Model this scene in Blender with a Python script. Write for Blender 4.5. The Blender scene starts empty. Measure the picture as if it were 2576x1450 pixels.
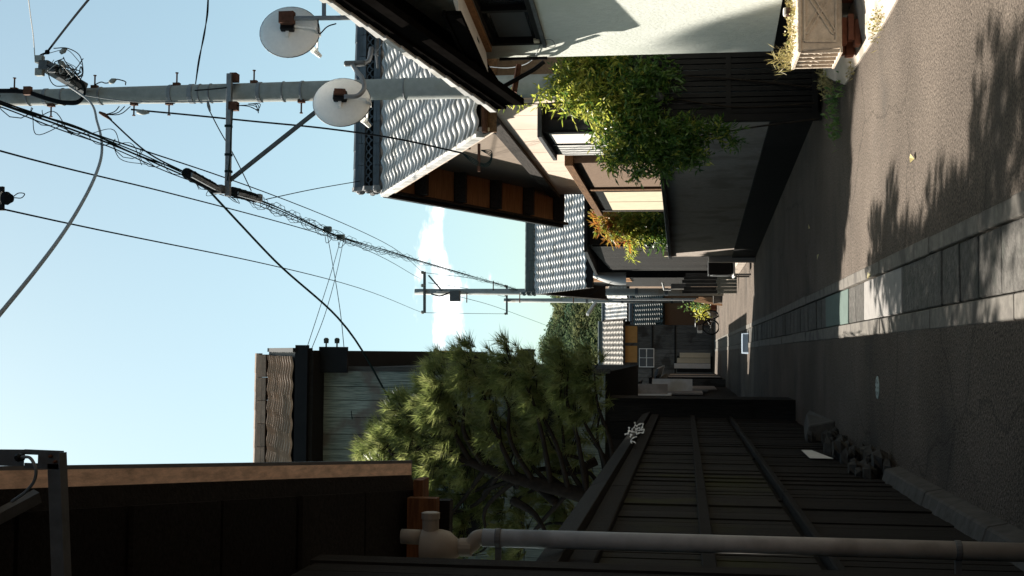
import bpy, bmesh, math, random
from mathutils import Vector as V, Matrix as M

rnd = random.Random(11)
R = math.radians
sc = bpy.context.scene
COL = sc.collection

# ------------------------------------------------------------------ camera
# The photograph was taken upright and is shown lying on its side: world "up"
# points to the left edge of the picture, so the camera is rolled by 90 degrees.
FPX, YAW, PITCH, EYE = 3100.0, R(3.05), R(8.02), 1.5
FW = V((math.sin(YAW) * math.cos(PITCH), math.cos(YAW) * math.cos(PITCH), math.sin(PITCH)))
RT = V((math.cos(YAW), -math.sin(YAW), 0))
UP = RT.cross(FW)
CAMPOS = V((0, 0, EYE))
cam = bpy.data.cameras.new('camera')
cam.sensor_fit = 'HORIZONTAL'
cam.sensor_width = 36
cam.lens = FPX / 2576 * 36
cam.clip_start = 0.05
cam.clip_end = 3000
camo = bpy.data.objects.new('camera', cam)
COL.objects.link(camo)
camo.matrix_world = M.Translation(CAMPOS) @ M((-UP, RT, -FW)).transposed().to_4x4()
sc.camera = camo

# ------------------------------------------------------------------ sky, sun, exposure
SUN_AZ, SUN_EL = R(38), R(52)          # 38 degrees left of the street, seen from the camera
SUN = V((-math.sin(SUN_AZ) * math.cos(SUN_EL), math.cos(SUN_AZ) * math.cos(SUN_EL), math.sin(SUN_EL)))
w = bpy.data.worlds.new('World')
sc.world = w
w.use_nodes = True
nt = w.node_tree
nt.nodes.clear()


def N(nt, t, **k):
    n = nt.nodes.new(t)
    for a, b in k.items():
        setattr(n, a, b)
    return n


sky = N(nt, 'ShaderNodeTexSky', sky_type='NISHITA', sun_disc=False, sun_elevation=SUN_EL,
        sun_rotation=-SUN_AZ, altitude=0, air_density=1.0, dust_density=2.6, ozone_density=1.0)
tc = N(nt, 'ShaderNodeTexCoord')
mp = N(nt, 'ShaderNodeMapping')
mp.inputs['Location'].default_value = (0.35, 0.0, 0.02)
mp.inputs['Scale'].default_value = (1.0, 1.0, 2.4)
nz = N(nt, 'ShaderNodeTexNoise')
nz.inputs['Scale'].default_value = 9.0
nz.inputs['Detail'].default_value = 7.0
nz.inputs['Roughness'].default_value = 0.55
sep = N(nt, 'ShaderNodeSeparateXYZ')
off = N(nt, 'ShaderNodeMath', operation='SUBTRACT')        # cumulus lies low over the horizon
off.inputs[1].default_value = 0.197
ab = N(nt, 'ShaderNodeMath', operation='ABSOLUTE')
sc9 = N(nt, 'ShaderNodeMath', operation='MULTIPLY')
sc9.inputs[1].default_value = 8.0
sub = N(nt, 'ShaderNodeMath', operation='SUBTRACT')
cr = N(nt, 'ShaderNodeMapRange', interpolation_type='SMOOTHSTEP')
cr.inputs['From Min'].default_value = 0.33
cr.inputs['From Max'].default_value = 0.42
mix = N(nt, 'ShaderNodeMix', data_type='RGBA')
mix.inputs['B'].default_value = (11.0, 11.2, 11.3, 1)
bg = N(nt, 'ShaderNodeBackground')
bg.inputs['Strength'].default_value = 0.05
out = N(nt, 'ShaderNodeOutputWorld')
L = nt.links.new
L(tc.outputs['Generated'], mp.inputs['Vector'])
L(mp.outputs['Vector'], nz.inputs['Vector'])
L(tc.outputs['Generated'], sep.inputs[0])
L(sep.outputs['Z'], off.inputs[0])
L(off.outputs[0], ab.inputs[0])
L(ab.outputs[0], sc9.inputs[0])
L(nz.outputs['Fac'], sub.inputs[0])
L(sc9.outputs[0], sub.inputs[1])
L(sub.outputs[0], cr.inputs['Value'])
L(cr.outputs[0], mix.inputs['Factor'])
tint = N(nt, 'ShaderNodeMix', data_type='RGBA', blend_type='MULTIPLY')
tint.inputs['Factor'].default_value = 1.0
tint.inputs['B'].default_value = (0.89, 1.03, 0.88, 1)      # the pale cyan cast of the whole sky
L(sky.outputs[0], tint.inputs['A'])
L(tint.outputs['Result'], mix.inputs['A'])
L(mix.outputs['Result'], bg.inputs['Color'])
L(bg.outputs[0], out.inputs['Surface'])

sl = bpy.data.lights.new('sun', 'SUN')
sl.energy = 5.0
sl.angle = R(0.5)
sl.color = (1.0, 0.93, 0.83)
so = bpy.data.objects.new('sun', sl)
COL.objects.link(so)
so.rotation_euler = SUN.to_track_quat('Z', 'Y').to_euler()
so.location = (-20, 26, 40)

sc.view_settings.view_transform = 'Standard'
sc.view_settings.look = 'None'
sc.view_settings.gamma = 1.0
sc.view_settings.use_curve_mapping = False
sc.view_settings.exposure = 1.8
sc.render.engine = 'CYCLES'
sc.cycles.max_bounces = 8
sc.cycles.transparent_max_bounces = 12
sc.cycles.use_denoising = True


# ------------------------------------------------------------------ helpers
def ray(X, Y):
    return FW * FPX + RT * (725 - Y) + UP * (1288 - X)


def D(X, Y, d):            # point of the street at depth d seen at (X, Y) of the 2576 x 1450 photo
    r = ray(X, Y)
    return CAMPOS + r * (d / r.y)


def PX(X, Y, x):
    r = ray(X, Y)
    return CAMPOS + r * (x / r.x)


def PZ(X, Y, z=0.0):
    r = ray(X, Y)
    return CAMPOS + r * ((z - EYE) / r.z)


ORG = {}


def tag(o, label=None, cat=None, group=None, kind=None):
    if label:
        o['label'] = label
    if cat:
        o['category'] = cat
    if group:
        o['group'] = group
    if kind:
        o['kind'] = kind
    return o


def thing(name, label, cat, loc, group=None):
    o = bpy.data.objects.new(name, None)
    o.empty_display_size = 0.2
    COL.objects.link(o)
    o.location = loc
    ORG[o.name] = V(loc)
    return tag(o, label, cat, group)


class MB:
    def __init__(s):
        s.v, s.f = [], []

    def add(s, vs, fs):
        b = len(s.v)
        s.v += [V(p) for p in vs]
        s.f += [tuple(b + i for i in f) for f in fs]
        return s

    def box(s, a, b):
        x0, y0, z0 = (min(a[i], b[i]) for i in range(3))
        x1, y1, z1 = (max(a[i], b[i]) for i in range(3))
        return s.add([(x0, y0, z0), (x1, y0, z0), (x1, y1, z0), (x0, y1, z0), (x0, y0, z1), (x1, y0, z1), (x1, y1, z1), (x0, y1, z1)],
                     [(3, 2, 1, 0), (4, 5, 6, 7), (0, 1, 5, 4), (1, 2, 6, 5), (2, 3, 7, 6), (3, 0, 4, 7)])

    def hexa(s, p):     # 8 corners: bottom ring, top ring
        return s.add(p, [(3, 2, 1, 0), (4, 5, 6, 7), (0, 1, 5, 4), (1, 2, 6, 5), (2, 3, 7, 6), (3, 0, 4, 7)])

    def obox(s, c, ax, ay, az):
        c, ax, ay, az = V(c), V(ax), V(ay), V(az)
        return s.hexa([c - ax - ay - az, c + ax - ay - az, c + ax + ay - az, c - ax + ay - az,
                       c - ax - ay + az, c + ax - ay + az, c + ax + ay + az, c - ax + ay + az])

    def bar(s, a, b, w, h, upv=(0, 0, 1)):   # box from a to b, w wide sideways, h high
        a, b = V(a), V(b)
        d = b - a
        side = d.cross(V(upv))
        if side.length < 1e-6:
            side = d.cross(V((1, 0, 0)))
        side.normalize()
        u = side.cross(d).normalized()
        return s.obox((a + b) / 2, d / 2, side * (w / 2), u * (h / 2))

    def prism(s, poly, vec):
        n = len(poly)
        vec = V(vec)
        vs = [V(p) for p in poly] + [V(p) + vec for p in poly]
        return s.add(vs, [tuple(range(n - 1, -1, -1)), tuple(range(n, 2 * n))] + [(i, (i + 1) % n, n + (i + 1) % n, n + i) for i in range(n)])

    def tube(s, pts, r, n=6, cap=True):
        pts = [V(p) for p in pts]
        rs = r if isinstance(r, (list, tuple)) else [r] * len(pts)
        t0 = (pts[1] - pts[0]).normalized()
        a = t0.orthogonal().normalized()
        rings = []
        for i, p in enumerate(pts):
            t = (pts[min(i + 1, len(pts) - 1)] - pts[max(i - 1, 0)])
            if t.length < 1e-9:
                t = t0
            t.normalize()
            a = a - t * a.dot(t)
            if a.length < 1e-6:
                a = t.orthogonal()
            a.normalize()
            b = t.cross(a)
            rings.append([p + (a * math.cos(2 * math.pi * k / n) + b * math.sin(2 * math.pi * k / n)) * rs[i] for k in range(n)])
        vs = [q for ring in rings for q in ring]
        fs = []
        for i in range(len(pts) - 1):
            for k in range(n):
                fs.append((i * n + k, i * n + (k + 1) % n, (i + 1) * n + (k + 1) % n, (i + 1) * n + k))
        if cap:
            fs.append(tuple(range(n - 1, -1, -1)))
            fs.append(tuple((len(pts) - 1) * n + k for k in range(n)))
        return s.add(vs, fs)

    def lathe(s, c, axis, prof, n=12):       # prof: (distance along axis, radius)
        axis = V(axis).normalized()
        a = axis.orthogonal().normalized()
        b = axis.cross(a)
        vs, fs = [], []
        for (h, r) in prof:
            for k in range(n):
                an = 2 * math.pi * k / n
                vs.append(V(c) + axis * h + (a * math.cos(an) + b * math.sin(an)) * r)
        for i in range(len(prof) - 1):
            for k in range(n):
                fs.append((i * n + k, i * n + (k + 1) % n, (i + 1) * n + (k + 1) % n, (i + 1) * n + k))
        fs.append(tuple(range(n - 1, -1, -1)))
        fs.append(tuple((len(prof) - 1) * n + k for k in range(n)))
        return s.add(vs, fs)

    def build(s, name, mat, parent=None, smooth=False, bevel=0, org=None, kind=None, label=None):
        if parent is not None:
            o0 = ORG[parent.name]
        elif org is not None:
            o0 = V(org)
        else:
            xs, ys, zs = [p.x for p in s.v], [p.y for p in s.v], [p.z for p in s.v]
            o0 = V(((min(xs) + max(xs)) / 2, (min(ys) + max(ys)) / 2, min(zs)))
        me = bpy.data.meshes.new(name)
        me.from_pydata([p - o0 for p in s.v], [], s.f)
        if bevel:
            bm = bmesh.new()
            bm.from_mesh(me)
            bmesh.ops.bevel(bm, geom=bm.edges[:], offset=bevel, segments=1, affect='EDGES', clamp_overlap=True)
            bm.to_mesh(me)
            bm.free()
        if smooth:
            me.polygons.foreach_set('use_smooth', [True] * len(me.polygons))
        me.materials.append(mat)
        me.update()
        o = bpy.data.objects.new(name, me)
        COL.objects.link(o)
        if parent is not None:
            o.parent = parent
        else:
            o.location = o0
        ORG[o.name] = o0
        if kind:
            o['kind'] = kind
        if label:
            o['label'] = label
        return o


def place(name, me, mat4, parent):
    """link a shared mesh as a child part; mat4 is given in world space"""
    o = bpy.data.objects.new(name, me)
    COL.objects.link(o)
    o.parent = parent
    o.matrix_basis = M.Translation(-ORG[parent.name]) @ mat4
    return o


def spline(pts, n=8):
    pts = [V(p) for p in pts]
    if len(pts) == 2:
        return [pts[0].lerp(pts[1], i / n) for i in range(n + 1)]
    h = [max(1e-6, (pts[i + 1] - pts[i]).length) for i in range(len(pts) - 1)]
    tg = []
    for i in range(len(pts)):                       # chord-length tangents: no overshoot on uneven spacing
        if i == 0:
            tg.append((pts[1] - pts[0]) / h[0])
        elif i == len(pts) - 1:
            tg.append((pts[-1] - pts[-2]) / h[-1])
        else:
            tg.append(((pts[i + 1] - pts[i]) / h[i] * h[i - 1] + (pts[i] - pts[i - 1]) / h[i - 1] * h[i]) / (h[i] + h[i - 1]))
    outp = []
    for i in range(len(pts) - 1):
        for k in range(n):
            t = k / n
            t2, t3 = t * t, t * t * t
            outp.append(pts[i] * (2 * t3 - 3 * t2 + 1) + tg[i] * (h[i] * (t3 - 2 * t2 + t)) + pts[i + 1] * (3 * t2 - 2 * t3) + tg[i + 1] * (h[i] * (t3 - t2)))
    outp.append(pts[-1])
    return outp


# ------------------------------------------------------------------ materials
MATS = {}
K = 0.55


def mat(name, col, rough=0.8, var=0.25, scale=6.0, stretch=(1, 1, 1), bump=0.15, bscale=None, spec=0.12, metal=0.0,
        objrand=0.0, col2=None, blotch=None, blotch_scale=0.8, blotch_lo=0.5, blotch_hi=0.65, coat=0.0, world=False):
    if name in MATS:
        return MATS[name]
    col = tuple(c * K for c in col)
    col2 = tuple(c * K for c in col2) if col2 else None
    blotch = tuple(c * K for c in blotch) if blotch else None
    m = bpy.data.materials.new(name)
    m.use_nodes = True
    t = m.node_tree
    p = t.nodes['Principled BSDF']
    LK = t.links.new
    co = N(t, 'ShaderNodeTexCoord')
    mpn = N(t, 'ShaderNodeMapping')
    mpn.inputs['Scale'].default_value = stretch
    LK(co.outputs['Object'], mpn.inputs['Vector'])
    n1 = N(t, 'ShaderNodeTexNoise')
    n1.inputs['Scale'].default_value = scale
    n1.inputs['Detail'].default_value = 6
    n1.inputs['Roughness'].default_value = 0.65
    LK(mpn.outputs[0], n1.inputs['Vector'])
    rmp = N(t, 'ShaderNodeValToRGB')
    c2 = col2 or col
    rmp.color_ramp.elements[0].position = 0.28
    rmp.color_ramp.elements[1].position = 0.72
    rmp.color_ramp.elements[0].color = (*[max(0, c * (1 - var)) for c in col], 1)
    rmp.color_ramp.elements[1].color = (*[min(1, c * (1 + var)) for c in c2], 1)
    LK(n1.outputs['Fac'], rmp.inputs[0])
    colsock = rmp.outputs[0]
    if blotch:
        n2 = N(t, 'ShaderNodeTexNoise')
        n2.inputs['Scale'].default_value = blotch_scale
        n2.inputs['Detail'].default_value = 5
        LK(N(t, 'ShaderNodeNewGeometry').outputs['Position'] if world else co.outputs['Object'], n2.inputs['Vector'])
        mr = N(t, 'ShaderNodeMapRange', interpolation_type='SMOOTHSTEP')
        mr.inputs['From Min'].default_value = blotch_lo
        mr.inputs['From Max'].default_value = blotch_hi
        LK(n2.outputs['Fac'], mr.inputs['Value'])
        mx = N(t, 'ShaderNodeMix', data_type='RGBA')
        mx.inputs['B'].default_value = (*blotch, 1)
        LK(mr.outputs[0], mx.inputs['Factor'])
        LK(colsock, mx.inputs['A'])
        colsock = mx.outputs['Result']
    if objrand:
        oi = N(t, 'ShaderNodeObjectInfo')
        mr2 = N(t, 'ShaderNodeMapRange')
        mr2.inputs['To Min'].default_value = 1 - objrand
        mr2.inputs['To Max'].default_value = 1 + objrand
        LK(oi.outputs['Random'], mr2.inputs['Value'])
        hv = N(t, 'ShaderNodeHueSaturation')
        LK(mr2.outputs[0], hv.inputs['Value'])
        LK(colsock, hv.inputs['Color'])
        colsock = hv.outputs[0]
    LK(colsock, p.inputs['Base Color'])
    p.inputs['Roughness'].default_value = rough
    p.inputs['Metallic'].default_value = metal
    p.inputs['Specular IOR Level'].default_value = spec
    p.inputs['Coat Weight'].default_value = coat
    if bump:
        nb = n1
        if bscale:
            nb = N(t, 'ShaderNodeTexNoise')
            nb.inputs['Scale'].default_value = bscale
            nb.inputs['Detail'].default_value = 4
            LK(mpn.outputs[0], nb.inputs['Vector'])
        bp = N(t, 'ShaderNodeBump')
        bp.inputs['Strength'].default_value = bump
        bp.inputs['Distance'].default_value = 0.02
        LK(nb.outputs['Fac'], bp.inputs['Height'])
        LK(bp.outputs[0], p.inputs['Normal'])
    MATS[name] = m
    return m


def leafmat(name, cols, trans=0.4, scale=9.0, rough=0.45, spec=0.4):
    m = bpy.data.materials.new(name)
    m.use_nodes = True
    t = m.node_tree
    p = t.nodes['Principled BSDF']
    o = t.nodes['Material Output']
    LK = t.links.new
    co = N(t, 'ShaderNodeTexCoord')
    n1 = N(t, 'ShaderNodeTexNoise')
    n1.inputs['Scale'].default_value = scale
    n1.inputs['Detail'].default_value = 3
    LK(co.outputs['Object'], n1.inputs['Vector'])
    rmp = N(t, 'ShaderNodeValToRGB')
    e = rmp.color_ramp.elements
    while len(e) < len(cols):
        e.new(0.5)
    for i, c in enumerate(cols):
        e[i].position = 0.3 + 0.4 * i / max(1, len(cols) - 1)
        e[i].color = (*c, 1)
    LK(n1.outputs['Fac'], rmp.inputs[0])
    LK(rmp.outputs[0], p.inputs['Base Color'])
    p.inputs['Roughness'].default_value = rough
    p.inputs['Specular IOR Level'].default_value = spec
    tr = N(t, 'ShaderNodeBsdfTranslucent')
    LK(rmp.outputs[0], tr.inputs['Color'])
    ms = N(t, 'ShaderNodeMixShader')
    ms.inputs[0].default_value = trans
    LK(p.outputs[0], ms.inputs[1])
    LK(tr.outputs[0], ms.inputs[2])
    LK(ms.outputs[0], o.inputs['Surface'])
    return m


def asphalt_mat():
    m = mat('asphalt', (0.160, 0.131, 0.108), rough=0.9, var=0.95, scale=55, bump=0.9, bscale=70, spec=0.08,
            blotch=(0.10, 0.088, 0.078), blotch_scale=0.9, blotch_lo=0.52, blotch_hi=0.75)
    t = m.node_tree
    p = t.nodes['Principled BSDF']
    LK = t.links.new
    src = p.inputs['Base Color'].links[0].from_socket
    co = N(t, 'ShaderNodeTexCoord')
    nzd = N(t, 'ShaderNodeTexNoise')
    nzd.inputs['Scale'].default_value = 3.0
    nzd.inputs['Detail'].default_value = 5
    LK(co.outputs['Object'], nzd.inputs['Vector'])
    va = N(t, 'ShaderNodeVectorMath', operation='MULTIPLY_ADD')
    va.inputs[1].default_value = (.35, .35, 0)
    LK(nzd.outputs['Color'], va.inputs[0])
    LK(co.outputs['Object'], va.inputs[2])
    vo = N(t, 'ShaderNodeTexVoronoi', feature='DISTANCE_TO_EDGE')
    vo.inputs['Scale'].default_value = .42
    LK(va.outputs[0], vo.inputs['Vector'])
    mr = N(t, 'ShaderNodeMapRange')
    mr.inputs['From Min'].default_value = .002
    mr.inputs['From Max'].default_value = .007
    mr.inputs['To Min'].default_value = .45
    LK(vo.outputs['Distance'], mr.inputs['Value'])
    mx = N(t, 'ShaderNodeMix', data_type='RGBA', blend_type='MULTIPLY')
    mx.inputs['Factor'].default_value = .5
    LK(src, mx.inputs['A'])
    LK(mr.outputs[0], mx.inputs['B'])
    nl = N(t, 'ShaderNodeTexNoise')
    nl.inputs['Scale'].default_value = .55
    nl.inputs['Detail'].default_value = 6
    nl.inputs['Roughness'].default_value = .6
    LK(co.outputs['Object'], nl.inputs['Vector'])
    ml = N(t, 'ShaderNodeMapRange')
    ml.inputs['From Min'].default_value = .35
    ml.inputs['From Max'].default_value = .65
    ml.inputs['To Min'].default_value = .68
    ml.inputs['To Max'].default_value = 1.12
    LK(nl.outputs['Fac'], ml.inputs['Value'])
    mx2 = N(t, 'ShaderNodeMix', data_type='RGBA', blend_type='MULTIPLY')
    mx2.inputs['Factor'].default_value = 1.0
    LK(mx.outputs['Result'], mx2.inputs['A'])
    LK(ml.outputs[0], mx2.inputs['B'])
    LK(mx2.outputs['Result'], p.inputs['Base Color'])
    return m


def fabric_glass(name, col, rough=0.15):
    return mat(name, col, rough=rough, var=0.2, scale=2, bump=0.0, spec=0.5)


m_asph = asphalt_mat()
m_dirt = mat('dirt', (0.09, 0.075, 0.055), rough=0.95, var=0.4, scale=9, bump=0.4)
m_conc = mat('concrete', (0.27, 0.255, 0.235), rough=0.88, var=0.3, scale=14, bump=0.25, blotch=(0.17, 0.16, 0.14), blotch_scale=3)
m_slab = mat('slab_concrete', (0.12, 0.113, 0.103), rough=0.9, var=0.5, scale=18, bump=0.5, bscale=40, objrand=0.25, blotch=(0.09, 0.09, 0.08), blotch_scale=5)
m_slabl = mat('slab_smooth', (0.30, 0.285, 0.27), rough=0.8, var=0.12, scale=10, bump=0.08, objrand=0.1)
m_slabg = mat('slab_green', (0.125, 0.175, 0.155), rough=0.75, var=0.12, scale=10, bump=0.08)
m_apron = mat('apron_concrete', (0.62, 0.53, 0.45), rough=0.9, var=0.2, scale=5, bump=0.2, bscale=50, blotch=(0.35, 0.32, 0.27), blotch_scale=2.5)
m_kerb = mat('kerb_concrete', (0.19, 0.175, 0.155), rough=0.88, var=0.3, scale=14, bump=0.25, blotch=(0.12, 0.11, 0.10), blotch_scale=3)
m_foot = mat('stained_concrete', (0.10, 0.097, 0.092), rough=0.9, var=0.4, scale=9, bump=0.3)
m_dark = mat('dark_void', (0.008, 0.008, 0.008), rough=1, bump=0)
m_black = mat('black_steel', (0.012, 0.012, 0.013), rough=0.55, var=0.3, bump=0.05)
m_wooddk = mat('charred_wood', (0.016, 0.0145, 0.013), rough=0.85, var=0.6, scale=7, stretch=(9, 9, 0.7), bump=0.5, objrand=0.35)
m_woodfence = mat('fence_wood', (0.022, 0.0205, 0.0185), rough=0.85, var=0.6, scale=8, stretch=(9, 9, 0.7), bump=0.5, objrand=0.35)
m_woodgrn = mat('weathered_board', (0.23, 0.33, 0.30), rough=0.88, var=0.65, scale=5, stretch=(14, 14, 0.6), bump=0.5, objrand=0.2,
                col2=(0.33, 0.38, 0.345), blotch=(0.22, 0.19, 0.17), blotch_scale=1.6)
m_woodgry = mat('gray_board', (0.12, 0.118, 0.112), rough=0.88, var=0.6, scale=5, stretch=(14, 14, 0.6), bump=0.5, objrand=0.25, blotch=(0.06, 0.055, 0.05), blotch_scale=1.5)
m_woodbrn = mat('brown_wood', (0.22, 0.12, 0.06), rough=0.75, var=0.5, scale=4, stretch=(8, 1, 8), bump=0.3)
m_woodred = mat('rust_wood', (0.17, 0.075, 0.03), rough=0.75, var=0.6, scale=4, stretch=(1, 6, 10), bump=0.3)
m_soffit = mat('soffit_brown', (0.48, 0.26, 0.13), rough=0.8, var=0.3, scale=3, stretch=(1, 10, 10), bump=0.15)
m_beam = mat('beam_dark', (0.05, 0.042, 0.036), rough=0.8, var=0.6, scale=4, stretch=(10, 1, 10), bump=0.4)
m_cream = mat('cream_siding', (0.95, 0.80, 0.67), rough=0.8, var=0.06, scale=3, bump=0.05, objrand=0.03, blotch=(0.86, 0.72, 0.59), blotch_scale=0.7)
m_stucco = mat('brown_stucco', (0.30, 0.21, 0.15), rough=0.92, var=0.18, scale=22, bump=0.35, bscale=60)
m_white = mat('white_stucco', (0.90, 0.93, 0.85), rough=0.92, var=0.10, scale=26, stretch=(1, 1, .45), bump=0.3, bscale=70, blotch=(0.82, 0.86, 0.77), blotch_scale=1.2)
m_whitepl = mat('white_plaster', (1.2, 1.12, 1.02), rough=0.85, var=0.08, scale=8, bump=0.05, blotch=(0.9, 0.78, 0.6), blotch_scale=1.1, blotch_lo=0.56, blotch_hi=0.72)
m_graywall = mat('gray_mortar', (0.56, 0.49, 0.43), rough=0.9, var=0.15, scale=12, bump=0.25, blotch=(0.42, 0.36, 0.31), blotch_scale=1.6)
m_tile = mat('silver_tile', (0.84, 0.83, 0.81), rough=0.5, var=0.12, scale=12, bump=0.05, spec=0.5, objrand=0.2, blotch=(0.56, 0.545, 0.50), blotch_scale=2.3, blotch_lo=0.48, blotch_hi=0.66, world=True)
m_tiledk = mat('dark_tile', (0.075, 0.10, 0.125), rough=0.42, var=0.35, scale=8, bump=0.08, spec=0.5, objrand=0.25)
m_tilegrn = mat('green_tile', (0.06, 0.085, 0.08), rough=0.4, var=0.3, scale=8, bump=0.05, spec=0.5, objrand=0.25)
m_tilewarm = mat('warm_tile', (0.66, 0.57, 0.47), rough=0.55, var=0.2, scale=10, bump=0.05, spec=0.4, objrand=0.14)
m_tilebrn = mat('brown_tile', (0.55, 0.38, 0.27), rough=0.55, var=0.2, scale=10, bump=0.05, spec=0.3, objrand=0.2)
m_tileclay = mat('clay_tile', (0.45, 0.17, 0.07), rough=0.6, var=0.25, scale=8, bump=0.05, objrand=0.15)
m_polec = mat('pole_concrete', (0.46, 0.49, 0.47), rough=0.8, var=0.12, scale=14, bump=0.1, blotch=(0.32, 0.29, 0.24), blotch_scale=1.4, blotch_lo=0.52, blotch_hi=0.7)
m_steel = mat('galvanised', (0.33, 0.34, 0.35), rough=0.5, var=0.2, scale=10, bump=0.05, metal=0.6)
m_steeldk = mat('dull_steel', (0.16, 0.17, 0.175), rough=0.6, var=0.3, scale=10, bump=0.05, metal=0.4)
m_rust = mat('rust', (0.15, 0.07, 0.045), rough=0.85, var=0.5, scale=14, bump=0.2)
m_rubber = mat('black_rubber', (0.02, 0.023, 0.026), rough=0.7, var=0.2, bump=0, spec=0.0)
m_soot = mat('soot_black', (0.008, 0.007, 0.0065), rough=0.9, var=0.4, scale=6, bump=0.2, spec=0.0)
m_rubber2 = mat('green_black_rubber', (0.028, 0.045, 0.045), rough=0.7, var=0.2, bump=0, spec=0.0)
m_graycable = mat('gray_cable', (0.26, 0.29, 0.31), rough=0.5, var=0.15, bump=0)
m_whitecable = mat('white_cable', (0.7, 0.68, 0.66), rough=0.5, var=0.1, bump=0)
m_dish = mat('dish_gray', (1.45, 1.43, 1.36), rough=0.65, var=0.05, scale=30, bump=0.03)
m_pvc = mat('pvc_gray', (0.46, 0.455, 0.435), rough=0.5, var=0.15, scale=9, bump=0.03, blotch=(0.33, 0.32, 0.30), blotch_scale=4)
m_pvcl = mat('pvc_beige', (0.36, 0.325, 0.27), rough=0.5, var=0.12, scale=9, bump=0.03)
m_glass = fabric_glass('window_glass', (0.03, 0.032, 0.035))
m_glassfr = mat('frosted_glass', (0.10, 0.105, 0.11), rough=0.4, var=0.1, bump=0)
m_stone = mat('carved_stone', (0.85, 0.72, 0.58), rough=0.9, var=0.2, scale=18, bump=0.4, bscale=50)
m_brick = mat('red_brick', (0.30, 0.12, 0.075), rough=0.9, var=0.3, scale=14, bump=0.3)
m_rock = mat('rubble', (0.06, 0.058, 0.054), rough=0.95, var=0.5, scale=7, bump=0.8, objrand=0.2)
m_paper = mat('white_paper', (0.9, 0.9, 0.87), rough=0.8, var=0.05, bump=0)
m_paint = mat('white_paint', (1.0, 0.99, 0.96), rough=0.7, var=0.1, bump=0)
m_blue = mat('pale_blue_plastic', (0.45, 0.56, 0.68), rough=0.6, var=0.1, bump=0)
m_ivory = mat('ivory_panel', (0.95, 0.84, 0.62), rough=0.8, var=0.08, bump=0)
m_bark = mat('bark', (0.03, 0.023, 0.018), rough=0.95, var=0.5, scale=12, bump=0.8)
m_pine = leafmat('pine_needles', [(0.07, 0.10, 0.03), (0.17, 0.20, 0.06), (0.32, 0.33, 0.13)], trans=0.55, scale=5, rough=0.4)
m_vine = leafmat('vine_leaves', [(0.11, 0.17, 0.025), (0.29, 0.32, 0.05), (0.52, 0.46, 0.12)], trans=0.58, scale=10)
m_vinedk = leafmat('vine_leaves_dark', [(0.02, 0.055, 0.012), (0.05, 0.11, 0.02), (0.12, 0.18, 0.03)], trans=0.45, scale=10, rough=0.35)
m_red = leafmat('red_leaves', [(0.12, 0.2, 0.03), (0.32, 0.16, 0.03), (0.38, 0.07, 0.04)], trans=0.45, scale=4)
m_weed = leafmat('weed_leaves', [(0.06, 0.14, 0.04), (0.12, 0.22, 0.06), (0.22, 0.28, 0.08)], trans=0.4, scale=12)
m_dry = leafmat('dry_grass', [(0.25, 0.2, 0.08), (0.38, 0.32, 0.14), (0.3, 0.3, 0.1)], trans=0.3, scale=12)
m_yellow = leafmat('yellow_leaves', [(0.3, 0.33, 0.05), (0.5, 0.48, 0.08), (0.55, 0.5, 0.12)], trans=0.4, scale=6)
m_forest = leafmat('forest_leaves', [(0.03, 0.065, 0.045), (0.06, 0.085, 0.04), (0.12, 0.12, 0.05)], trans=0.45, scale=0.09, rough=0.9, spec=0.05)


# ------------------------------------------------------------------ setting: ground, road, drain, hill
def struct(o):
    o['kind'] = 'structure'
    return o


struct(MB().add([(-600, -60, -0.03), (600, -60, -0.03), (600, 900, -0.03), (-600, 900, -0.03)], [(0, 1, 2, 3)]).build('ground', m_dirt))


def sheet(x0, x1, y0, y1, z, nx, ny, jag=0.0, sides=()):
    vs, fs = [], []
    for j in range(ny + 1):
        for i in range(nx + 1):
            x = x0 + (x1 - x0) * i / nx
            y = y0 + (y1 - y0) * j / ny
            vs.append((x, y, z))
    for j in range(ny):
        for i in range(nx):
            a = j * (nx + 1) + i
            fs.append((a, a + 1, a + nx + 2, a + nx + 1))
    return vs, fs


rb = MB()
rb.add(*sheet(-2.2, 0.17, -24, 95, 0.0, 2, 20))
rb.add(*sheet(0.74, 3.9, -24, 95, 0.0, 2, 20))
road = struct(rb.build('road', m_asph, org=(0, 0, 0)))

dr = MB()
dr.box((0.16, -24, -0.35), (0.75, 95, -0.16))
drain = struct(dr.build('drain_channel', m_dark, org=(0, 0, 0)))
for x0, x1 in ((0.17, 0.292), (0.638, 0.74)):
    y = -24.0
    while y < 94:
        ln = 1.98 if 0 <= y < 34 else 6.0
        k = MB().box((x0 + rnd.uniform(-.004, .004), y, -0.3), (x1 + rnd.uniform(-.004, .004), y + ln - 0.012, 0.008 + rnd.uniform(-0.004, 0.004)))
        k.build('kerb', m_kerb, drain, bevel=0.006)
        y += ln
cuts = [3.2, 3.7, 4.2, 4.72, 5.22, 5.72, 6.18, 6.66, 7.11, 7.58, 8.05, 8.96, 10.82, 11.35, 11.84, 13.72, 14.2, 14.7, 15.2, 15.7]
while cuts[-1] < 34:
    cuts.append(cuts[-1] + 0.5)
for a, b in zip(cuts[:-1], cuts[1:]):
    mm = m_slab
    g = 0.014
    if abs(a - 8.96) < .01:
        mm = m_slabl
    if abs(a - 11.84) < .01:
        mm = m_slabg
    t = rnd.uniform(-0.006, 0.006)
    z = -0.004 + rnd.uniform(-0.008, 0.004)
    MB().hexa([(0.302, a + g, -.12), (0.628, a + g + t, -.12), (0.628, b - g + t, -.12), (0.302, b - g, -.12),
               (0.302, a + g, z), (0.628, a + g + t, z + rnd.uniform(-.004, .004)), (0.628, b - g + t, z), (0.302, b - g, z + rnd.uniform(-.004, .004))]).build('cover_slab', mm, drain, bevel=0.006)
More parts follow.
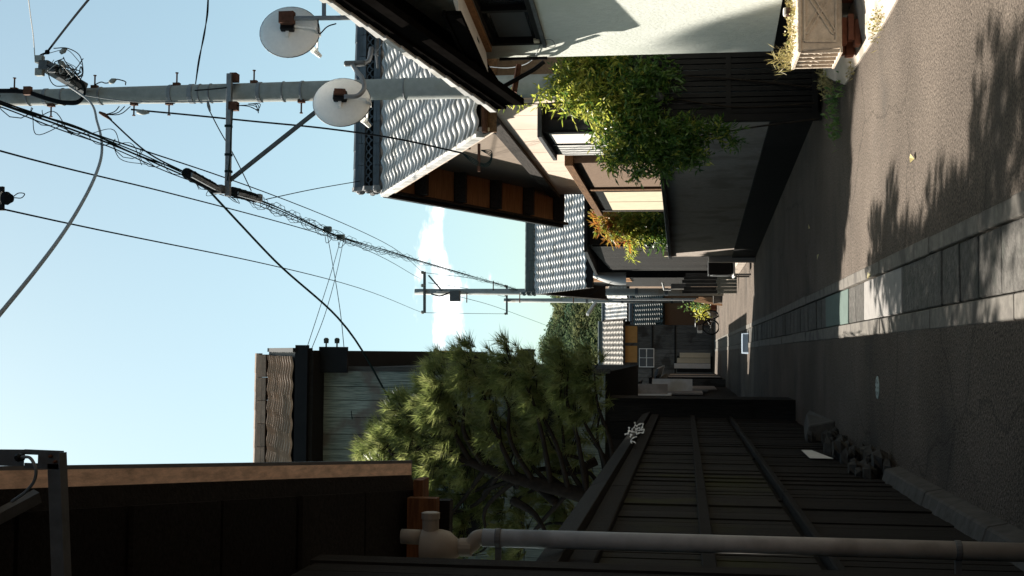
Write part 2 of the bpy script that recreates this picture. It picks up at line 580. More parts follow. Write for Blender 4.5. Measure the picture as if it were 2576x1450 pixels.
MB().box((0.302, cuts[-1], -.12), (0.628, 95, -0.002)).build('far_cover_slabs', m_slab, drain)
MB().box((0.302, -24, -.12), (0.628, 3.19, -0.002)).build('rear_cover_slabs', m_slab, drain)

# pale concrete apron in front of the white house
ap = [PZ(2128, 212, 0), PZ(2165, 155, 0), PZ(2200, 100, 0), PZ(2232, 48, 0), PZ(2262, 0, 0), V((2.56, 8.1, 0)), V((2.62, 7.2, 0))]
ai = [V((2.85, 12.75, .11)), V((2.9, 12.0, .11)), V((3.1, 11.2, .11)), V((3.2, 10.2, .11)), V((3.3, 9.4, .11)), V((3.4, 8.2, .11)), V((3.5, 7.2, .11))]
am = MB()
na_ = len(ap)
ao = [V((p.x + rnd.uniform(-.012, .012), p.y, .014)) for p in ap]
mid = [V((a.x * .6 + b.x * .4, a.y * .6 + b.y * .4, .062)) for a, b in zip(ao, ai)]
far_ = [V((4.4, b.y, .11)) for b in ai]
low = [V((p.x, p.y, -.04)) for p in ao]
am.add(low + ao + mid + ai + far_, [(r * na_ + i, r * na_ + i + 1, (r + 1) * na_ + i + 1, (r + 1) * na_ + i) for r in range(4) for i in range(na_ - 1)])
struct(am.build('pavement', m_apron))

# hill with woods
hv, hf = [], []
NX, NY = 60, 24


def hill_h(x, y):
    t = (y - 250) / 110.0
    prof = max(0.0, math.sin(min(1.0, max(0.0, t)) * math.pi / 2))
    ridge = 34.3 + 4.4 * math.exp(-((x + 1) / 12.0) ** 2) + .9 * math.sin(x * .4 + 1)
    return max(0, ridge) * prof


for j in range(NY + 1):
    for i in range(NX + 1):
        x = -320 + 640 * i / NX
        y = 250 + 160 * j / NY
        hv.append((x, y, hill_h(x, y) - 0.5))
for j in range(NY):
    for i in range(NX):
        a = j * (NX + 1) + i
        hf.append((a, a + 1, a + NX + 2, a + NX + 1))
hill = struct(MB().add(hv, hf).build('hill', m_dirt, org=(0, 300, 0), smooth=True))


def leaf_cloud(mb, c, r, n, size, rng, flat=0.75):
    """small leaf faces spread through an uneven ball"""
    for _ in range(n):
        d = V((rng.gauss(0, 1), rng.gauss(0, 1), rng.gauss(0, 1)))
        if d.length < 1e-4:
            continue
        d.normalize()
        rr = r * (rng.random() ** 0.4)
        p = V(c) + V((d.x * rr, d.y * rr, d.z * rr * flat))
        nrm = (d + V((rng.uniform(-1, 1), rng.uniform(-1, 1), rng.uniform(-.3, 1))) * 0.8).normalized()
        a = nrm.orthogonal().normalized()
        a.rotate(M.Rotation(rng.uniform(0, 6.28), 3, nrm))
        b = nrm.cross(a)
        s = size * rng.uniform(0.6, 1.4)
        mb.add([p - a * s, p + b * s * 0.6, p + a * s, p - b * s * 0.6], [(0, 1, 2, 3)])


fr = random.Random(3)
fo = MB()
for k in range(3000):
    near = k < 1800
    x = fr.uniform(-22, 40) if near else fr.choice((fr.uniform(-190, -24), fr.uniform(42, 210)))
    y = 262 + 108 * fr.random() ** 0.7
    r = fr.uniform(1.6, 3.6)
    c = (x, y, hill_h(x, y) + r * 0.6 - 0.6)
    if near:
        leaf_cloud(fo, c, r, 130, 0.42, fr, 0.95)
    else:
        leaf_cloud(fo, c, r * 1.5, 16, 1.7, fr, 0.95)
fob = fo.build('hill_forest', m_forest, org=(0, 300, 0))
tag(fob, 'mixed green and brown woods covering the hill', 'forest', kind='stuff')


# ------------------------------------------------------------------ roof tiles
def tile_mesh(name, mt, w=0.272, ln=0.285, lift=0.020, amp=0.0185, n=10, thick=0.030):
    """one S-shaped pan tile: x across, y up the slope, z off the roof; trough with a rib at one edge"""
    prof = []
    for i in range(n):
        t = i / (n - 1)
        q = (t + 0.04) % 1.0
        z = amp * (math.cos(math.pi * (q / 0.56)) if q < 0.56 else -math.cos(math.pi * (q - 0.56) / 0.44))      # long trough flank, short rib flank
        prof.append((-0.006 + t * (w + 0.012), z))
    vs = [(x, -0.012, z + lift + 0.012) for x, z in prof] + [(x, ln, z) for x, z in prof] + [(x, -0.012, z + lift + 0.012 - thick) for x, z in prof]
    fs = [(i, i + 1, n + i + 1, n + i) for i in range(n - 1)] + [(2 * n + i, 2 * n + i + 1, i + 1, i) for i in range(n - 1)]
    me = bpy.data.meshes.new(name)
    me.from_pydata(vs, [], fs)
    me.polygons.foreach_set('use_smooth', [i < n - 1 for i in range(len(fs))])
    me.materials.append(mt)
    return me


TILE = {k: tile_mesh('tile_' + k, m) for k, m in (('silver', m_tile), ('dark', m_tiledk), ('green', m_tilegrn), ('warm', m_tilewarm), ('brown', m_tilebrn))}
TILE['brown'] = tile_mesh('tile_flat_brown', m_tilebrn, lift=.026, amp=.010, thick=.034)
TW, TC = 0.272, 0.236


def tile_slope(parent, o, u, v, ncol, nrow, kind, cols=None, rng=rnd, jit=1.0, rows=None):
    """tiles as single parts for the listed columns, the rest joined into one 'stuff' part"""
    o, u, v = V(o), V(u).normalized(), V(v).normalized()
    n = u.cross(v).normalized()
    if n.z < 0:
        n = -n
    me = TILE[kind]
    rest = MB()
    cols = set(range(ncol)) if cols is None else set(cols)
    rows = set(range(nrow)) if rows is None else set(rows)
    for i in range(nrow):
        for j in range(ncol):
            p = o + u * (j * TW) + v * (i * TC) + n * 0.02
            a = rng.uniform(-.008, .008) * jit
            uu = (u + n * a).normalized()
            vv = (v + n * rng.uniform(-.012, .012) * jit).normalized()
            mw = M((uu, vv, n)).transposed().to_4x4()
            mw.translation = p + n * rng.uniform(-.003, .003) * jit + u * rng.uniform(-.003, .003) * jit
            if j in cols and i in rows:
                place('roof_tile', me, mw, parent)
            else:
                rest.add([mw @ q.co for q in me.vertices], [tuple(f.vertices) for f in me.polygons])
    if rest.v:
        rest.build('further_roof_tiles', me.materials[0], parent, kind='stuff', smooth=False)


def ridge_run(parent, a, b, mt, layers=3, h=0.06, wdt=0.26, wave=False, cap_mat=None, seg=0.30):
    """stacked flat ridge courses with a row of half-round caps, each piece a part"""
    a, b = V(a), V(b)
    d = (b - a)
    ln = d.length
    d.normalize()
    side = d.cross(V((0, 0, 1))).normalized()
    z = 0.0
    for k in range(layers):
        n = max(1, int(ln / 0.36))
        wd = wdt * (1 - 0.07 * k)
        if wave and k == layers // 2:
            z += 0.02
            MB().obox(a + d * ln / 2 + V((0, 0, z + 0.055)), d * ln / 2, side * (wd / 2 - 0.05), V((0, 0, 0.058))).build('ridge_core', m_dark, parent)
            for row in range(2):
                for q in range(int(ln / 0.13)):
                    c = a + d * (0.13 * (q + 0.5 * row + 0.5)) + V((0, 0, z + 0.004 + row * 0.05))
                    for sgn in (-1, 1):
                        mb = MB()
                        pts = [c + side * sgn * (wd / 2 - 0.045) + d * (0.06 * math.cos(math.pi * t / 5)) + V((0, 0, 0.052 * math.sin(math.pi * t / 5))) for t in range(6)]
                        mb.tube(pts, 0.011, 4)
                        mb.build('wave_tile', mt, parent)
            z += 0.125
            continue
        for i in range(n):
            p0 = a + d * (ln * i / n + 0.004)
            p1 = a + d * (ln * (i + 1) / n - 0.004)
            MB().bar(p0 + V((0, 0, z + h / 2 + rnd.uniform(-.004, .004))), p1 + V((0, 0, z + h / 2)), wd, h * 0.92).build('ridge_course', mt, parent)
        z += h
    n = max(1, int(ln / seg))
    for i in range(n):
        p0 = a + d * (ln * i / n) + V((0, 0, z))
        p1 = a + d * (ln * (i + 1) / n + 0.015) + V((0, 0, z))
        r = wdt * 0.34
        mb = MB()
        prof = [(math.cos(math.pi * t / 6), math.sin(math.pi * t / 6)) for t in range(7)]
        vs = [p0 + side * c * r * 1.08 + V((0, 0, s * r * 1.08)) for c, s in prof] + [p1 + side * c * r + V((0, 0, s * r)) for c, s in prof]
        fs = [(t, t + 1, 8 + t, 7 + t) for t in range(6)] + [tuple(range(6, -1, -1)), tuple(range(7, 14))]
        mb.add(vs, fs).build('ridge_cap', cap_mat or mt, parent)
    return z + wdt * 0.34


def ridge_end(parent, p, side, outv, mt, s=1.0):
    """ornamental end tile: stepped shield with scrolls"""
    p, side, outv = V(p), V(side).normalized(), V(outv).normalized()
    mb = MB()
    pts = [(-.24, 0), (-.27, .08), (-.17, .14), (-.2, .24), (-.1, .30), (-.08, .42), (0, .47), (.08, .42), (.1, .30), (.2, .24), (.17, .14), (.27, .08), (.24, 0)]
    mb.prism([p + side * x * s + V((0, 0, z * s)) for x, z in pts], outv * 0.06 * s)
    for x, z, r in ((-.2, .05, .06), (.2, .05, .06), (-.13, .2, .05), (.13, .2, .05), (0, .34, .07), (0, .14, .09)):
        c = p + side * x * s + V((0, 0, z * s)) + outv * 0.05 * s
        mb.lathe(c, outv, [(0, r * s), (.03 * s, r * s * .9), (.05 * s, r * s * .5), (.055 * s, 0.004)], 8)
    return mb.build('ridge_end_tile', mt, parent)


# ------------------------------------------------------------------ cream house with the big tiled roof (right, middle)
def cream_house():
    t = thing('tiled_house', 'cream gabled house with wide silver tiled roof behind the concrete pole', 'house', (4.5, 19.6, 0))
    ez, rz, rd, nd, fd, vx = 3.90, 6.42, 19.62, 14.2, 24.75, 2.57
    sl = (rz - ez) / (rd - nd)
    fz = rz - sl * (fd - rd)
    body = MB().box((3.19, 15.05, 0), (9.5, 24.2, 3.95))
    wall = body.build('wall', m_stucco, t)
    # gable triangle in the shade of the verge
    gz = lambda d: rz - sl * abs(d - rd) - 0.16
    MB().prism([(3.17, 15.06, 3.95), (3.17, 24.2, 3.95), (3.17, 24.2, gz(24.2)), (3.17, rd, gz(rd)), (3.17, 15.06, gz(15.06))], (0.2, 0, 0)).build('gable', mat('gable_plaster', (0.36, 0.29, 0.23), rough=0.9, var=0.12, scale=9, bump=0.15), t)
    d = 15.06
    while d < 24.1:
        e = min(d + 1.0, 24.2)
        MB().box((3.145, d + 0.006, 1.2), (3.19, e - 0.006, 3.98)).build('wall_panel', m_cream, wall, bevel=0.004)
        d = e
    MB().bar((3.125, 14.6, 4.08), (3.125, 24.85, 4.08), 0.06, 0.2).build('beam', m_beam, t, bevel=0.01)
    # roof
    roof = MB()
    for (d0, z0, d1, z1) in ((nd, ez, rd, rz), (fd, fz, rd, rz)):
        roof.hexa([(vx + .06, d0, z0 - .09), (10.0, d0, z0 - .09), (10.0, d1, z1 - .09), (vx + .06, d1, z1 - .09),
                   (vx + .06, d0, z0), (10.0, d0, z0), (10.0, d1, z1), (vx + .06, d1, z1)])
    rf = roof.build('roof', m_beam, t)
    v1 = V((0, rd - nd, rz - ez))
    ncol, nrow = 26, int(v1.length / TC)
    tile_slope(rf, (vx, nd - 0.05, ez), (1, 0, 0), v1, ncol, nrow, 'silver', cols=range(0, 12))
    v2 = V((0, rd - fd, rz - fz))
    tile_slope(rf, (10.0, fd + 0.05, fz), (-1, 0, 0), v2, 27, int(v2.length / TC), 'silver', cols=[])
    # barge boards, verge tile ends
    MB().bar((vx + .05, nd - .04, ez - .10), (vx + .05, rd, rz - .10), 0.05, 0.2).build('barge_board', m_cream, t, bevel=0.006)
    MB().bar((vx + .05, fd + .04, fz - .10), (vx + .05, rd + .02, rz - .10), 0.05, 0.2).build('barge_board', m_beam, t, bevel=0.006)
    MB().bar((vx - .0, fd + .0, fz - .04), (vx - .0, rd + .02, rz - .04), 0.07, 0.1).build('verge_gutter', m_black, t)
    for k in range(nrow):
        p = V((vx - .01, nd - .05, ez)) + v1.normalized() * (k * TC)
        MB().obox(p + V((0, .1, .03)), (0.035, 0, 0), v1.normalized() * 0.11, V((0, -.4, .9)) * 0.055).build('verge_tile', m_tile, rf)
    # purlins and brown soffit boards under the verge
    for k in range(5):
        for (d0, z0) in ((nd, ez), (fd, fz)):
            f = (k + 0.35) / 5.0
            dd, zz = d0 + (rd - d0) * f, z0 + (rz - z0) * f - .2
            MB().box((vx + .08, dd - .09, zz - .1), (3.3, dd + .09, zz + .1)).build('purlin', m_beam, t, bevel=0.008)
            if k < 5:
                g0, g1 = (k + 0.42) / 5.0, min(1.0, (k + 1.28) / 5.0)
                a0, a1 = d0 + (rd - d0) * g0, d0 + (rd - d0) * g1
                b0, b1 = z0 + (rz - z0) * g0 - .105, z0 + (rz - z0) * g1 - .105
                MB().hexa([(vx + .08, a0, b0 - .015), (3.25, a0, b0 - .015), (3.25, a1, b1 - .015), (vx + .08, a1, b1 - .015),
                           (vx + .08, a0, b0), (3.25, a0, b0), (3.25, a1, b1), (vx + .08, a1, b1)]).build('soffit_board', m_soffit, t)
    # eave gutter
    g = MB()
    n = 8
    prof = [(math.cos(math.pi + math.pi * i / n) * .06, math.sin(math.pi + math.pi * i / n) * .06) for i in range(n + 1)]
    vs = [(x, nd - .09 + a, ez - .05 + b) for x in (vx, 10.0) for a, b in prof]
    g.add(vs, [(i, i + 1, n + 2 + i, n + 1 + i) for i in range(n)] + [tuple(range(n + 1)), tuple(range(2 * n + 1, n, -1))])
    g.build('gutter', m_rust, t)
    MB().box((vx + .02, nd - .03, ez - .2), (9.9, nd + .02, ez - .02)).build('eave_board', m_woodbrn, t)
    # ridge
    top = ridge_run(rf, (vx + .12, rd, rz + .03), (9.9, rd, rz + .03), m_tiledk, layers=5, h=0.055, wdt=0.30, wave=True)
    ridge_end(rf, (vx + .13, rd, rz - .02), (0, 1, 0), (-1, 0, 0), mat('end_tile_gray', (0.33, 0.33, 0.33), rough=.6, var=.3, scale=9), 1.15)
    # box window standing out from the street wall
    w = MB().box((2.80, 15.44, 1.95), (3.144, 17.2, 3.30)).build('box_window', m_black, t)
    MB().box((2.73, 15.36, 3.303), (3.17, 17.27, 3.36)).build('window_roof', m_steeldk, w, bevel=.004)
    for a, b in ((2.83, 2.96), (2.99, 3.12)):
        MB().box((a, 15.425, 2.05), (b, 15.445, 3.22)).build('side_pane', m_glass, w)
    MB().box((2.785, 15.5, 2.05), (2.805, 16.2, 3.22)).build('blank_panel', m_whitepl, w)
    MB().box((2.79, 16.25, 2.05), (2.803, 17.14, 3.22)).build('pane', m_glassfr, w)
    for k in range(9):
        dd = 16.28 + k * .095
        MB().box((2.775 + .006 * (k % 2), dd, 2.06), (2.79, dd + .06, 3.2)).build('curtain_fold', m_paper, w)
    MB().box((2.77, 16.2, 2.02), (2.80, 16.25, 3.25)).build('mullion', m_black, w)
    # projecting bay with brown wall, post and pale screen under a board fascia
    bay = MB().box((2.92, 18.75, 0.2), (3.2, 25.3, 3.2)).build('bay', m_stucco, t)
    MB().box((2.86, 18.6, 3.2), (3.3, 25.5, 3.33)).build('fascia', m_woodbrn, bay, bevel=0.006)
    MB().box((2.88, 21.55, 1.5), (2.93, 21.75, 3.2)).build('post', m_woodbrn, bay)
    MB().box((2.88, 24.75, 1.5), (2.93, 24.95, 3.2)).build('post', m_beam, bay)
    MB().box((2.895, 21.85, 1.75), (2.93, 24.7, 3.1)).build('screen_frame', m_black, bay)
    for a, b in ((21.9, 23.3), (23.36, 24.65)):
        MB().box((2.88, a, 1.8), (2.90, b, 2.95)).build('screen', m_ivory, bay)
    return t


cream_house()


# ------------------------------------------------------------------ generic gabled house for the further buildings
def gable_house(name, label, x0, x1, d0, d1, ez, rz, wall_m, kind, ridge_m, cols, over=0.45, ridge_layers=2, axis='x', both=True, rows=None, ceil=None, cap_mat=None):
    """ridge across the street (axis x), slopes facing the camera and away"""
    t = thing(name, label, 'house', ((x0 + x1) / 2, (d0 + d1) / 2, 0))
    md = (d0 + d1) / 2
    half = (d1 - d0) / 2
    sl = (rz - ez) / (half + over)
    ezw = ez + sl * over - .12
    body = MB().prism([(x0, d0, 0), (x0, d1, 0), (x0, d1, ezw), (x0, md, rz - .14), (x0, d0, ezw)], (x1 - x0, 0, 0))
    wall = body.build('wall', wall_m, t)
    a, b = x0 - over, x1 + over
    r = MB()
    for s in (-1, 1):
        dd = md + s * (half + over)
        r.hexa([(a + .05, dd, ez - .08), (b - .05, dd, ez - .08), (b - .05, md, rz - .08), (a + .05, md, rz - .08),
                (a + .05, dd, ez), (b - .05, dd, ez), (b - .05, md, rz), (a + .05, md, rz)])
    rf = r.build('roof', m_beam, t)
    v = V((0, half + over, rz - ez))
    nc, nr = int((b - a) / TW), int(v.length / TC)
    tile_slope(rf, (a, md - half - over - .03, ez), (1, 0, 0), v, nc, nr, kind, cols=[c if c >= 0 else nc + c for c in cols], rows=rows)
    if both:
        tile_slope(rf, (b, md + half + over + .03, ez), (-1, 0, 0), V((0, -(half + over), rz - ez)), nc, nr, kind, cols=[])
    ridge_run(rf, (a + .1, md, rz + .02), (b - .1, md, rz + .02), ridge_m, layers=ridge_layers, h=.06, wdt=.28, cap_mat=cap_mat)
    for xx in (a + .04, b - .04):
        for s in (-1, 1):
            MB().bar((xx, md + s * (half + over), ez - .1), (xx, md, rz - .1), 0.05, 0.16).build('barge_board', m_beam, t)
    return t, wall, rf


# grey-tiled house further along on the right
t, wall, rf = gable_house('tiled_house', 'low tiled house with silver near roof slope beyond the garden bush', 2.62, 9.0, 40.6, 48.0, 4.70, 6.92, m_wooddk, 'silver', m_tilegrn, range(0, 15), over=0.5, ridge_layers=4, both=False)
ridge_end(rf, (2.2, 44.3, 6.9), (0, 1, 0), (-1, 0, 0), m_tilegrn, 1.2)
for k in range(4):
    dd = 41.2 + k * 0.85
    MB().box((2.58, dd, 3.4), (2.63, dd + 0.55, 4.3 + k * .4)).build('plaster_panel', m_soffit, wall)
    MB().box((2.2, dd - .2, 4.55 + k * .45), (2.7, dd, 4.75 + k * .45)).build('purlin', m_beam, t)
MB().box((2.5, 40.55, 0.4), (6.5, 40.6, 3.9)).build('wall_boards', m_wooddk, wall)
MB().box((2.15, 39.97, 4.5), (9.3, 40.1, 4.68)).build('gutter', m_black, t)

# small house behind it with a warm tiled porch roof
t, wall, rf = gable_house('tiled_house', 'narrow house with small pale yellow porch roof beside the further pole', 3.0, 7.5, 53.5, 60, 5.4, 7.2, m_stucco, 'silver', m_tiledk, [], over=.4, both=False)
pr = MB().hexa([(2.55, 52.3, 3.85), (5.2, 52.3, 3.85), (5.2, 53.5, 4.75), (2.55, 53.5, 4.75), (2.55, 52.3, 3.93), (5.2, 52.3, 3.93), (5.2, 53.5, 4.83), (2.55, 53.5, 4.83)]).build('porch_roof', m_beam, t)
tile_slope(pr, (2.5, 52.27, 3.95), (1, 0, 0), (0, 1.2, .9), 9, 6, 'warm')
MB().box((2.7, 53.0, 0), (2.8, 53.1, 3.9)).build('porch_post', m_woodbrn, t)
MB().box((2.98, 53.45, 3.0), (4.2, 53.5, 3.85)).build('plaster_panel', m_soffit, wall)
MB().box((2.98, 53.46, 4.9), (4.2, 53.5, 5.4)).build('plaster_panel', m_soffit, wall)

# houses closing the view at the end of the street
t, wall, rf = gable_house('board_house', 'dark plank house with pale tiled roof closing the street end', -1.7, 1.55, 66, 71.5, 4.75, 6.1, m_woodgry, 'warm', m_tilegrn, range(0, 14), over=.35, both=False)
for k in range(15):
    xx = -1.66 + k * .214
    MB().box((xx + .006, 65.94, 0.1), (xx + .206, 65.999, 4.0)).build('plank', m_woodgry, wall)
for zz in (2.0, 3.2):
    MB().box((-1.68, 65.9, zz), (1.53, 65.94, zz + .09)).build('rail', m_wooddk, wall)
for k in range(3):
    MB().box((-1.5 + k * 1.05, 65.93, 4.05), (-.62 + k * 1.05, 65.99, 4.72)).build('plaster_panel', mat('ochre_plaster', (0.46, 0.24, 0.08), rough=.9, var=.12), wall)
wn = MB().box((-.7, 65.88, 3.15), (.3, 65.93, 3.95)).build('window', m_paint, wall)
for a in (-.66, -.18):
    for b in (3.19, 3.58):
        MB().box((a, 65.85, b), (a + .44, 65.885, b + .34)).build('pane', m_glassfr, wn)
MB().box((-.95, 65.85, 0.1), (-.1, 65.94, 1.95)).build('doorway', m_dark, wall)
t, wall, rf = gable_house('tiled_house', 'house with blue green tiled roof and brown wall behind the bicycle', 1.35, 7.0, 71, 76, 2.75, 4.6, mat('brown_lath', (0.30, 0.17, 0.10), rough=.85, var=.3, scale=5, stretch=(12, 12, 1), bump=.3), 'green', m_tiledk, range(0, 12), over=.35, both=False)
t, wall, rf = gable_house('tiled_house', 'far house whose silver roof shows above the street end', -.6, 6.0, 84, 92, 5.4, 7.2, m_stucco, 'silver', m_tiledk, range(0, 16), over=.4, both=False)


# ------------------------------------------------------------------ tall board house (left, behind the pine)
def board_house():
    t = thing('board_house', 'tall two storey house of weathered green grey boards behind the pine', 'house', (-2.2, 21, 0))
    cx, fd0 = -.26, 17.42
    wall = MB().box((-4.2, fd0, 2.6), (cx, 29.0, 7.0)).box((-4.2, fd0 + .003, 0), (-.62, 18.6, 2.598)).box((-4.2, 18.6, 0), (-1.1, 28.9, 2.598)).build('wall', m_wooddk, t)
    x = cx - .005
    while x > -3.0:
        wd = rnd.uniform(.19, .25)
        z0 = 0.6
        for za, zb in ((0.6, 2.55), (2.62, 5.15), (5.16, 6.9)):
            if za < 1 and x > -.62:
                continue
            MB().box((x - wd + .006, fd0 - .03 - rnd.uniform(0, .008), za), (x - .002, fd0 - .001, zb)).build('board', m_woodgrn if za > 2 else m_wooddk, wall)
        x -= wd
    MB().box((cx - .02, fd0 - .05, 2.55), (cx + .05, fd0 + .02, 6.95)).build('corner_board', m_woodgry, wall)
    MB().box((-1.75, fd0 - .16, 4.55), (-.98, fd0 - .02, 6.0)).build('shutter_box', m_black, wall, bevel=.01)
    MB().box((-2.6, fd0 - .10, 4.35), (-.72, fd0 - .025, 4.62)).build('window_rail', m_wooddk, wall)
    MB().box((-1.3, fd0 - .09, 3.3), (-.35, fd0 - .035, 4.0)).build('window', m_black, wall)
    # roof: slope towards the camera
    ez, e_d, rz, rd = 6.96, 16.85, 8.22, 19.35
    r = MB()
    r.hexa([(-5, e_d, ez - .1), (0.02, e_d, ez - .1), (0.02, rd, rz - .1), (-5, rd, rz - .1), (-5, e_d, ez), (0.02, e_d, ez), (0.02, rd, rz), (-5, rd, rz)])
    r.hexa([(-5, 29.6, ez - .5), (0.02, 29.6, ez - .5), (0.02, rd, rz - .1), (-5, rd, rz - .1), (-5, 29.6, ez - .4), (0.02, 29.6, ez - .4), (0.02, rd, rz), (-5, rd, rz)])
    rf = r.build('roof', m_black, t)
    v = V((0, rd - e_d, rz - ez))
    tile_slope(rf, (-5.0 + .03, e_d - .04, ez), (1, 0, 0), v, 18, int(v.length / TC), 'brown', cols=range(4, 18))
    ridge_run(rf, (-4.9, rd, rz), (-.05, rd, rz), m_tilebrn, layers=2, h=.07, wdt=.26)
    MB().bar((0.02, e_d - .05, ez - .12), (0.02, rd, rz - .12), 0.06, 0.28).build('barge_board', m_black, t)
    MB().box((-5, e_d - .08, ez - .2), (.09, e_d + .0, ez - .02)).build('eave_gutter', m_black, t)
    MB().box((-5, e_d, ez - .26), (-.0, fd0 + .05, ez - .2)).build('eave_soffit', m_wooddk, t)
    # service insulators on the street corner
    for dz in (0, .16):
        MB().lathe((.06, 17.2, 6.62 - dz), (1, 0, 0), [(0, .012), (.06, .012), (.06, .035), (.12, .04), (.14, .02)], 8).build('insulator', m_tilegrn, t)
    MB().box((-.3, 17.18, 6.3), (.07, 17.23, 6.72)).build('bracket', m_black, t)
    # lower tiled annex on its street side
    pa = MB().hexa([(-.3, 24.6, 6.0), (.02, 24.6, 5.9), (.02, 27.4, 5.9), (-.3, 27.4, 6.0), (-.3, 24.6, 6.08), (.02, 24.6, 5.98), (.02, 27.4, 5.98), (-.3, 27.4, 6.08)]).build('annex_roof', m_black, t)
    return t


board_house()

# next roof on the left: clay ridge showing over the pine
t = thing('tiled_house', 'house with an orange clay ridge showing above the pine', 'house', (-2.4, 31, 0))
MB().prism([(-4.4, 29.6, 0), (-1.25, 29.6, 0), (-1.25, 29.6, 5.3), (-2.4, 29.6, 6.3), (-4.4, 29.6, 4.6)], (0, 1.6, 0)).build('wall', m_wooddk, t)
rr = MB().hexa([(-2.4, 29.2, 6.5), (.1, 29.2, 5.3), (.1, 31.4, 5.3), (-2.4, 31.4, 6.5), (-2.4, 29.2, 6.58), (.1, 29.2, 5.38), (.1, 31.4, 5.38), (-2.4, 31.4, 6.58)]).build('roof', m_black, t)
tile_slope(rr, (.05, 29.25, 5.4), (0, 1, 0), (-2.5, 0, 1.2), 8, 10, 'warm')
cb = thing('roof_chimney', 'orange clay stack with dark cap on the left roofs', 'chimney', (-.2, 28.6, 6.5))
MB().box((-.42, 28.4, 6.45), (-.06, 28.85, 6.62)).build('base', m_black, cb)
for k in range(4):
    MB().lathe((-.08 + .0, 28.6, 6.62 + k * .17), (0, 0, 1), [(0, .13), (.15, .125), (.17, .14)], 10).build('clay_ring', m_tileclay, cb)
MB().lathe((-.08, 28.6, 7.3), (0, 0, 1), [(0, .17), (.07, .17), (.12, .08)], 10).build('cap', m_black, cb)
MB().box((-.46, 28.35, 7.3), (-.16, 28.8, 7.42)).build('slab', m_black, cb)

# dark houses further down on the left
t = thing('board_house', 'dark plank house with low eaves further along the left side', 'house', (-2.6, 39, 0))
MB().box((-5.5, 34.0, 0), (-1.2, 46, 3.6)).build('wall', m_wooddk, t)
MB().hexa([(-5.5, 33.4, 5.3), (-.75, 33.4, 3.5), (-.75, 46.5, 3.5), (-5.5, 46.5, 5.3), (-5.5, 33.4, 5.4), (-.75, 33.4, 3.62), (-.75, 46.5, 3.62), (-5.5, 46.5, 5.4)]).build('roof', m_black, t)
for k in range(9):
    MB().bar((-.8 - k * .5, 33.35, 3.66 + k * .19), (-.8 - k * .5, 46.5, 3.66 + k * .19), .14, .08).build('roof_batten', m_tiledk, t)
for k, (a, b, zz, zt) in enumerate(((34.3, 36.0, 1.9, 2.9), (36.3, 38.6, 1.0, 2.8), (38.9, 41.2, .8, 2.5), (41, 44.5, .5, 2.4))):
    MB().box((-1.17, a, zz), (-1.12, b, zt)).build('shutter', (m_whitepl, m_graywall, m_conc, m_graywall)[k], t)
    MB().hexa([(-1.2, a - .1, zt + .12), (-.86 + .05 * k, a - .1, zt + .02), (-.86 + .05 * k, b + .1, zt + .02), (-1.2, b + .1, zt + .12), (-1.2, a - .1, zt + .16), (-.86 + .05 * k, a - .1, zt + .06), (-.86 + .05 * k, b + .1, zt + .06), (-1.2, b + .1, zt + .16)]).build('awning', m_black, t)
MB().hexa([(-3.4, 33.5, 2.0), (-1.25, 33.5, 2.0), (-1.25, 34.0, 2.25), (-3.4, 34.0, 2.25), (-3.4, 33.5, 2.08), (-1.25, 33.5, 2.08), (-1.25, 34.0, 2.33), (-3.4, 34.0, 2.33)]).build('near_awning', m_tiledk, t)
for k, (xa, xb, dd, za, zb, mm) in enumerate(((-1.16, -.84, 35.0, 2.0, 2.95, m_graywall), (-1.1, -.74, 37.4, 1.3, 2.5, m_whitepl), (-1.12, -.8, 39.5, 1.9, 2.6, m_conc))):
    sgn = MB().box((xa, dd, za), (xb, dd + .05, zb)).build('wing_board', mm, t)
    MB().box((xa - .02, dd - .02, zb + .003), (xb + .05, dd + .2, zb + .06)).build('board_cap', m_black, sgn)
t = thing('shed', 'small dark lean-to shed past the dark plank house on the left', 'shed', (-1.6, 50, 0))
MB().box((-4, 47.5, 0), (-.95, 60, 2.5)).build('wall', m_woodgry, t)
MB().hexa([(-4, 47.2, 3.6), (-.55, 47.2, 2.5), (-.55, 60.4, 2.5), (-4, 60.4, 3.6), (-4, 47.2, 3.7), (-.55, 47.2, 2.6), (-.55, 60.4, 2.6), (-4, 60.4, 3.7)]).build('roof', m_tiledk, t)
for k in range(5):
    MB().box((-.94, 48 + k * 2.3, .1), (-.9, 49.9 + k * 2.3, 2.2)).build('door', (m_wooddk, m_graywall)[k % 2], t)


